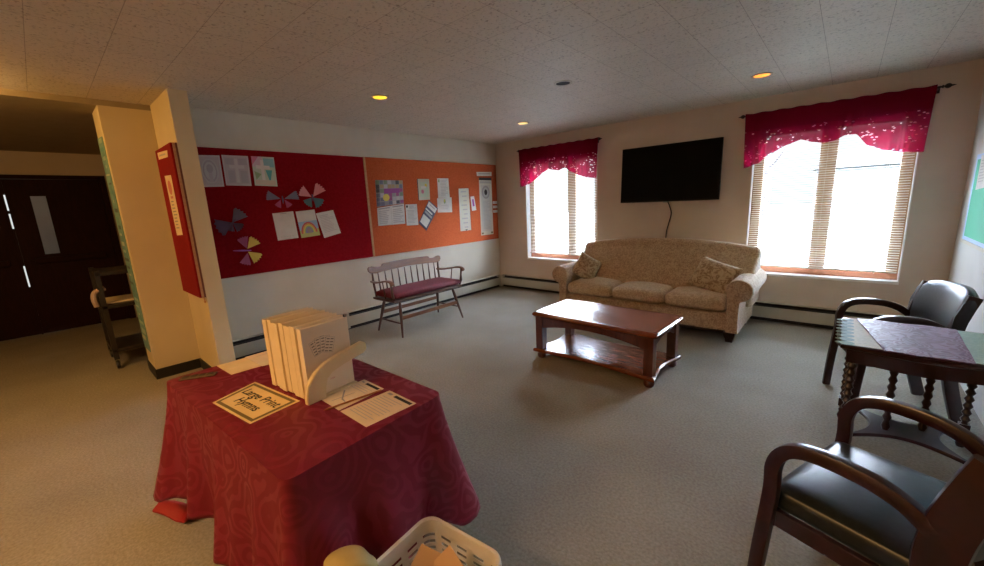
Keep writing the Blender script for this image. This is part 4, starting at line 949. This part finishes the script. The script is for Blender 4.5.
# ---- near table with maroon cloth
TZ = .72
P4 = [Vector((2.262, -5.090)), Vector((3.455, -5.030)), Vector((3.412, -4.410)), Vector((2.250, -4.432))]
def near_table():
    r = thing('folding_table', 'table hidden beneath the maroon cloth in the left foreground', 'table', (2.845, -4.74, 0), math.radians(1.5))
    bm = bmesh.new(); box2(bm, (-.575, -.30, TZ - .035), (.575, .30, TZ - .006), bev=.004); new('tabletop', bm, colour((0.5, 0.45, 0.38)), r)
    for sx in (-1, 1):
        for sy in (-1, 1):
            bm = bmesh.new(); tube(bm, [(sx * .5, sy * .24, 0), (sx * .5, sy * .24, TZ - .035)], .014, 8); new('leg', bm, GREYF, r)
    # cloth: rounded-rectangle perimeter, top cap plus draped skirt
    c = sum(P4, Vector((0, 0))) / 4
    per = []; rad = .035
    for i in range(4):
        p0, p1, p2 = P4[i - 1], P4[i], P4[(i + 1) % 4]
        d0 = (p0 - p1).normalized(); d1 = (p2 - p1).normalized()
        a = p1 + d0 * rad; b = p1 + d1 * rad
        for k in range(7):
            t = k / 6; per.append((((a * (1 - t) + p1 * t) * (1 - t) + (p1 * (1 - t) + b * t) * t), 1.0 - abs(t - .5) * .6, i))
        q = P4[(i + 1) % 4] - d1 * rad; n = int((q - b).length / .011)
        for k in range(1, n): per.append((b.lerp(q, k / n), 0.0, i))
    n = len(per); bm = bmesh.new()
    # smooth corner weight along the perimeter
    cw = [x[1] for x in per]
    for it in range(26): cw = [(cw[i - 1] + 2 * cw[i] + cw[(i + 1) % n]) / 4 for i in range(n)]
    mxc = max(cw); cw = [x / mxc for x in cw]
    s = 0; arc = []
    for i in range(n): arc.append(s); s += (per[(i + 1) % n][0] - per[i][0]).length
    rows = []; NT = 30
    for j in range(NT + 1):
        t = j / NT; row = []
        for i in range(n):
            p = per[i][0]; tan = (per[(i + 1) % n][0] - per[i - 1][0]).normalized(); nr = Vector((tan.y, -tan.x))
            if nr.dot(p - c) < 0: nr = -nr
            A = arc[i]; drop = .52 + .015 * math.sin(A * 3.1) + .035 * cw[i] 
            w1 = math.sin(A * 21 + 1.2 * math.sin(A * 4.7)); w2 = math.sin(A * 38 + 2); w3 = math.sin(A * 9 + .6)
            f = (t ** 1.25)
            out = .006 + f * (.042 + .027 * w1 + .012 * w2 + .018 * w3) + cw[i] * f * .075 + cw[i] * t * .012 * math.sin(A * 90)
            z = TZ + .003 - drop * t
            if t < .07: out *= 1; 
            q = p + nr * max(out, .003)
            q += tan * (.006 * math.sin(A * 17 + 4) * f)
            row.append(bm.verts.new((q.x, q.y, z - .008 * (1 - abs(1 - 2 * min(1, t * 12))) * 0)))
        rows.append(row)
    # top: concentric insets
    tops = []
    for k, (e, dz) in enumerate(((0.992, .004), (.97, .0062), (.9, .0065), (.7, .0065), (.45, .0065), (.2, .0065))):
        tops.append([bm.verts.new((c.x + (x[0].x - c.x) * e, c.y + (x[0].y - c.y) * e, TZ + dz - .002)) for x in per])
    seq = list(reversed(tops)) + rows
    for a, b in zip(seq, seq[1:]):
        for i in range(n): bm.faces.new((a[i], a[(i + 1) % n], b[(i + 1) % n], b[i]))
    bm.faces.new(seq[0])
    bmesh.ops.recalc_face_normals(bm, faces=bm.faces[:])
    o = new('tablecloth', bm, CLOTH, smooth=True)
    sol = o.modifiers.new('thick', 'SOLIDIFY'); sol.thickness = .0016; sol.offset = 1
    tag(o, 'maroon damask tablecloth draped over the foreground table', 'tablecloth')
    # bright red cloth tail that reaches the carpet
    bm = bmesh.new(); secs = []
    for k in range(11):
        t = k / 10; x = 2.33 - .02 * t - .24 * max(0, t - .55) / .45; y = -5.06 - .06 * t - .08 * max(0, t - .55) / .45; z = .30 - .29 * min(1, t / .62) + .006 * 0
        z = max(z, .012 + .012 * math.sin(t * 9)); w_ = .032 + .012 * math.sin(t * 3.1); th = .010
        secs.append([Vector((x + w_ * .5, y - w_ + .0, z)), Vector((x - w_ * .5, y + w_, z + .004)), Vector((x - w_ * .45, y + w_ * .9, z + .004 + th)), Vector((x, y, z + th + .02)), Vector((x + w_ * .5, y - w_, z + th))])
    loft(bm, secs); new('cloth_tail', bm, CLOTHRED, o, 60)
near_table()

# ---- things on the near table
Z0 = TZ + .0052
def flat_extra_text(items):
    def ex(bm, mats, W, uv):
        if INK not in mats: mats.append(INK)
        mi = mats.index(INK)
        for s, u, v, size, bold in items:
            o = W(*uv(u, v), .0018); ex_ = (W(*uv(u + .1, v), .0018) - o).normalized(); ey = (W(*uv(u, v - .1), .0018) - o); ey = (ey - ex_ * ey.dot(ex_)).normalized(); ez = ex_.cross(ey)
            M = Matrix((ex_, ey, ez)).transposed().to_4x4(); M.translation = o
            text_into(bm, s, size, M, mi, .0002, bold)
    return ex
def border(u0, v0, u1, v1, t, tv, m): return [(u0, v0, u1, v0 + tv, m), (u0, v1 - tv, u1, v1, m), (u0, v0, u0 + t, v1, m), (u1 - t, v0, u1, v1, m)]
sheet('sign_sheet', 'tan sheet with an ornate border reading Large Print Hymns', 'sign', [(2.641, -4.838), (3.002, -4.792), (3.030, -4.983), (2.716, -5.022)], PAPERY,
      border(.035, .05, .965, .95, .045, .07, INKBR), None, axis='z', base=Z0, extra=flat_extra_text([('Large Print', .5, 0.35, .060, .0005), ('Hymns', .5, .64, .060, .0005)]))
sheet('bulletin_sheet', 'cream printed sheet with a pencil scribble, just beside the folder rack', 'paper', [(3.035, -4.525), (3.190, -4.525), (3.205, -4.735), (3.045, -4.735)], PAPERW,
      [(.3, .05, .9, .12, INK), (.08, .06, .2, .1, INKG)] + lines(.1, .9, .2, .4, 3, INKL, 3, .2) + [([(.15, .5), (.55, .72), (.9, .78), (.55, .76), (.15, .54)], INKG), ([(.5, .45), (.52, .45), (.42, .9), (.40, .9)], INKG)], 'printed sheets on the table', axis='z', base=Z0)
sheet('bulletin_sheet', 'cream printed sheet with a dark heading, nearest the right end of the table', 'paper', [(3.222, -4.520), (3.402, -4.522), (3.395, -4.735), (3.215, -4.735)], PAPERW,
      [(.35, .05, .95, .12, INK), (.1, .05, .25, .11, INKG)] + lines(.1, .9, .2, .92, 11, INKL, 13, .22), 'printed sheets on the table', axis='z', base=Z0)
bm = bmesh.new(); pts = [Vector((3.200, -4.545, Z0 + .006)), Vector((3.165, -4.775, Z0 + .006))]; tube(bm, [pts[0], pts[0].lerp(pts[1], .93), pts[1]], [.0038, .0038, .0006], 6)
tag(new('pencil', bm, colour((0.42, 0.16, 0.05))), 'brown pencil lying between the two printed sheets', 'pencil')
sheet('paper_sheet', 'blank tan sheet at the far left edge of the maroon cloth', 'paper', [(2.262, -4.890), (2.262, -4.745), (2.465, -4.735), (2.458, -4.880)], PAPERY, [], None, axis='z', base=Z0 + .0018)
sheet('paper_sheet', 'pale cream sheet beside the folder rack, overlapping a tan one', 'paper', [(2.255, -4.760), (2.252, -4.560), (2.500, -4.560), (2.475, -4.750)], PAPERW, [(.2, .2, .8, .22, INKL)], None, axis='z', base=Z0 + .0034)
bm = bmesh.new(); rbox(bm, (0, 0, .004), (.145, .045, .008), .0038, 6)
for q in range(4): rbox(bm, (-.05 + .033 * q, .002 * (q % 2), .0085), (.022, .03, .003), .0014, 3, mi=1)
o = new('pouch', bm, [colour((0.11, 0.07, 0.035)), colour((0.055, 0.03, 0.02))], smooth=True); o.location = (2.345, -4.985, Z0 + .0005); o.rotation_euler = (0, 0, math.radians(60)); tag(o, 'flat dark brown pouch at the left end of the maroon cloth', 'pouch')

# folder rack and folders
RZ = math.radians(6)
rack = thing('folder_rack', 'cream desk rack with a curved front bracket holding the folders', 'rack', (2.885, -4.675, Z0), RZ)
bm = bmesh.new(); box2(bm, (-.135, -.085, 0), (.165, .100, .006), bev=.002); new('base', bm, RACK, rack)
# curved bracket: profile in (y,z), extruded in x at the front (+x)
bm = bmesh.new()
prof = [(-.115, 0), (-.035, 0), (-.035, .050), (-.025, .080), (.0, .100), (.05, .110), (.165, .128), (.178, .142), (.176, .168), (.160, .178), (.05, .160), (-.02, .146), (-.07, .118), (-.105, .075), (-.115, .03)]
prism(bm, [(y - .02, z) for y, z in prof], 'x', .152, .176); bmesh.ops.bevel(bm, geom=bm.edges[:], offset=.003, segments=2, affect='EDGES'); new('front_bracket', bm, RACK, rack)
bm = bmesh.new(); box2(bm, (-.150, -.065, 0), (-.138, .095, .20), bev=.003); new('back_panel', bm, colour((0.16, 0.075, 0.03)), rack)
NF = 9
ORD = ['rearmost cream folder at the far end of the rack', 'cream folder second from the rear of the rack', 'cream folder third from the rear of the rack', 'cream folder fourth from the rear of the rack', 'cream folder in the middle of the rack, fifth from either end', 'cream folder fourth from the front of the rack', 'cream folder third from the front of the rack', 'cream folder directly behind the front folder with printed cards', 'front cream folder printed with a fan of four cards']
for k in range(NF):
    x = -.130 + k * (.262 / (NF - 1)); root_loc = Matrix.Rotation(RZ, 4, 'Z') @ Vector((x, 0, 0)) + Vector((2.885, -4.675, Z0 + .0065))
    lean = math.radians(2.5 - k * .35); hgt = .300 + .004 * math.sin(k * 2.1); dy = .005 * math.sin(k * 1.7)
    front = k == NF - 1
    bm = bmesh.new()
    # folded folder: two covers with a spine at the camera side and pages inside
    wd = .205; y0 = -.112 + dy; y1 = y0 + wd
    for (a, b, c_, d, h2) in ((-.0168, -.0138, y0, y1, hgt), (.0118, .0148, y0, y1, hgt - .005)): box2(bm, (a, c_, 0), (b, d, h2))
    box2(bm, (-.0168, y0 - .002, 0), (.0148, y0, hgt - .004)); box2(bm, (-.0125, y0 + .004, .002), (.0105, y1 - .004, hgt - .008))
    mats_ = [FOLDERF if front else FOLDER]
    if front:
        mats_ += [colour((0.28, 0.25, 0.20)), INK, colour((0.62, 0.20, 0.15))]
        for q, (ang, cy_, cz_) in enumerate(((.32, -.048, .168), (.10, -.022, .176), (-.12, .004, .174), (-.34, .028, .164))):
            Rm = Matrix.Translation((.0151 + .0004 * q, -.020 + cy_ * .75, .035 + cz_)) @ Matrix.Rotation(ang * .9, 4, 'X') @ Matrix.Scale(.88, 4)
            tmp = bmesh.new(); 
            for a in ((-.0235, -.0225, -.036, .036), (.0225, .0235, -.036, .036), (-.0235, .0235, .035, .036), (-.0235, .0235, -.036, -.035)): box2(tmp, (0, a[0], a[2]), (.0003, a[1], a[3]))
            merge(bm, tmp, Rm, 1)
            tmp = bmesh.new(); box2(tmp, (-.0001, -.0225, -.035), (.0002, .0225, .035)); merge(bm, tmp, Rm, 0)
            for gq in range(5):
                tmp = bmesh.new()
                for gy in range(2): box2(tmp, (0, -.018 + gy * .02, .028 - gq * .014 - .004), (.0006, -.003 + gy * .02, .028 - gq * .014 + .001))
                merge(bm, tmp, Rm, 1)
        tmp = bmesh.new(); tube(tmp, [(.0152, -.012 + .003 * i, .052 + (.004 if i % 2 else -.003)) for i in range(8)], .0007, 4); merge(bm, tmp, Matrix.Identity(4), 3)
    o = new('folder', bm, mats_); o.location = root_loc; o.rotation_euler = (0, -lean * 0, RZ); tag(o, ORD[k], 'folder', 'folders standing in the rack')

# ---- white basket with papers and yellow bag, bottom edge
def basket():
    cx, cy = 3.712, -4.728
    r = thing('laundry_basket', 'white slotted plastic basket on the floor beside the maroon cloth', 'basket', (cx, cy, 0), math.radians(6))
    A, B, Hh = .165, .140, .358
    def rr(sx, sy, z, rad, n=6):
        out = []
        for qx, qy, a0 in ((sx - rad, sy - rad, 0), (-sx + rad, sy - rad, 90), (-sx + rad, -sy + rad, 180), (sx - rad, -sy + rad, 270)):
            for k in range(n + 1):
                t = math.radians(a0 + 90 * k / n); out.append(Vector((qx + rad * math.cos(t), qy + rad * math.sin(t), z)))
        return out
    # rim
    bm = bmesh.new(); rim = rr(A, B, Hh, .05); secs = []
    for p in rim + rim[:1]:
        d = Vector((p.x, p.y, 0)).normalized(); secs.append([p + d * .000 + Vector((0, 0, -.004)), p + d * -.006 + Vector((0, 0, .004)), p + d * .006 + Vector((0, 0, .008)), p + d * .010 + Vector((0, 0, .003)), p + d * .012 + Vector((0, 0, -.02)), p + d * .012 + Vector((0, 0, -.02)), p + d * .009 + Vector((0, 0, -.002))])
    loft(bm, secs, cap=False); new('rim', bm, BASKET, r, 50)
    # walls: slotted grid - verticals and bands around tapering loops
    bm = bmesh.new(); f = lambda z: .80 + .20 * z / Hh
    def loop(z): return [Vector((p.x * f(z), p.y * f(z), z)) for p in rr(A, B, z, .05)]
    def dense(z, n=120):
        L_ = loop(z); L_.append(L_[0]); d = [0]
        for a, b in zip(L_, L_[1:]): d.append(d[-1] + (b - a).length)
        out = []; k = 0
        for i in range(n):
            s_ = d[-1] * i / n
            while d[k + 1] < s_: k += 1
            out.append(L_[k].lerp(L_[k + 1], (s_ - d[k]) / max(1e-9, d[k + 1] - d[k])))
        return out
    th = .003
    def panel(z0, z1, i0, i1, n=120):
        a, b = dense(z0), dense(z1)
        for i in range(i0, i1):
            i_, j_ = i % n, (i + 1) % n
            P = [a[i_], a[j_], b[j_], b[i_]]; I = [q - Vector((q.x, q.y, 0)).normalized() * th for q in P]
            v = [bm.verts.new(q) for q in P + I]
            for fc in ((0, 1, 2, 3), (7, 6, 5, 4), (0, 3, 7, 4), (1, 5, 6, 2), (0, 4, 5, 1), (3, 2, 6, 7)): bm.faces.new([v[q] for q in fc])
    panel(.002, .05, 0, 120); panel(Hh - .035, Hh, 0, 120)
    zs = [.05 + k * (Hh - .085) / 22 for k in range(23)]
    for k in range(22):
        if k % 2 == 1: panel(zs[k], zs[k] + (zs[1] - zs[0]) * 1.0, 0, 120)
    for i in range(0, 120, 8): panel(.05, Hh - .035, i, i + 3)
    box2(bm, (-A * .8, -B * .8, .001), (A * .8, B * .8, .006)); new('slotted_wall', bm, BASKET, r)
    M_ = Matrix.Translation((cx, cy + .0, 0)) @ Matrix.Rotation(math.radians(6), 4, 'Z')
    labs = ['tan card leaning leftmost in the white basket', 'tan card with a raised point in the middle of the white basket', 'tan card rightmost in the white basket', 'tan card low behind the others in the white basket']
    for k, (x, y, z, a, bta) in enumerate(((-.065, .02, .265, .5, .5), (.010, .04, .285, .62, -.1), (.09, .0, .265, .30, .15), (-.0, -.05, .23, .2, .2))):
        bm = bmesh.new(); box(bm, (0, 0, 0), (.13, .002, .17), bev=.0006)
        o = new('card', bm, TAN); o.matrix_world = M_ @ Matrix.Translation((x, y, z)) @ Matrix.Rotation(bta, 4, 'Z') @ Matrix.Rotation(a, 4, 'Y') @ Matrix.Rotation(-.25, 4, 'X'); tag(o, labs[k], 'card', 'tan cards in the basket')
basket()
bm = bmesh.new(); rbox(bm, (0, 0, .268), (.17, .12, .536), .055, 12); 
for v in bm.verts: v.co.x += .006 * math.sin(v.co.z * 60 + v.co.y * 30); v.co.y += .006 * math.sin(v.co.z * 40 + v.co.x * 50)
o = new('cloth_bag', bm, BAGY, smooth=True); o.location = (3.645, -4.962, 0); tag(o, 'olive yellow rounded bag at the bottom edge between cloth and basket', 'bag')

# ---- utility cart in the lobby
r = thing('utility_cart', 'dark utility cart on casters partly hidden behind the pier', 'cart', (-1.08, -4.70, 0))
CARTD = mat('dark_cart', (0.018, 0.012, 0.009), .5)
for z, nm in ((.17, 'lower_shelf'), (.62, 'middle_shelf'), (.95, 'top_shelf')):
    bm = bmesh.new(); box2(bm, (-.28, -.38, z), (.28, .38, z + .035), bev=.005); new(nm, bm, CARTD, r)
for sx in (-.26, .26):
    for sy in (-.36, .36):
        bm = bmesh.new(); box2(bm, (sx - .02, sy - .02, .10), (sx + .02, sy + .02, 1.0)); new('post', bm, CARTD, r)
        bm = bmesh.new(); Mx = Matrix.Rotation(PI / 2, 4, 'X'); lathe(bm, [(.004, -.014), (.040, -.012), (.044, 0), (.040, .012), (.004, .014)], (sx, sy, .045), 16, Mx); c_ = new('caster', bm, IRON, r, 40)
        bm = bmesh.new(); box2(bm, (sx - .012, sy - .019, .05), (sx + .03, sy - .015, .10)); box2(bm, (sx - .012, sy + .015, .05), (sx + .03, sy + .019, .10)); box2(bm, (sx - .015, sy - .02, .095), (sx + .03, sy + .02, .102)); new('caster_fork', bm, CHROME, c_)
bm = bmesh.new(); box2(bm, (-.20, -.34, .656), (.2, .1, .672), bev=.003); o = new('paper_stack', bm, PAPERW); o.location = (-1.08, -4.70, 0); tag(o, 'flat cream paper stack on the middle shelf of the lobby cart', 'paper')
bm = bmesh.new(); tube(bm, spline([(.30, -.33, .82), (.33, -.40, .80), (.34, -.42, .74), (.33, -.41, .66)]), .022, 8); o = new('rolled_cloth', bm, colour((0.45, 0.33, 0.28)), smooth=True); o.location = (-1.14, -4.70, 0); tag(o, 'small pinkish cloth hanging at the corner of the lobby cart', 'cloth')
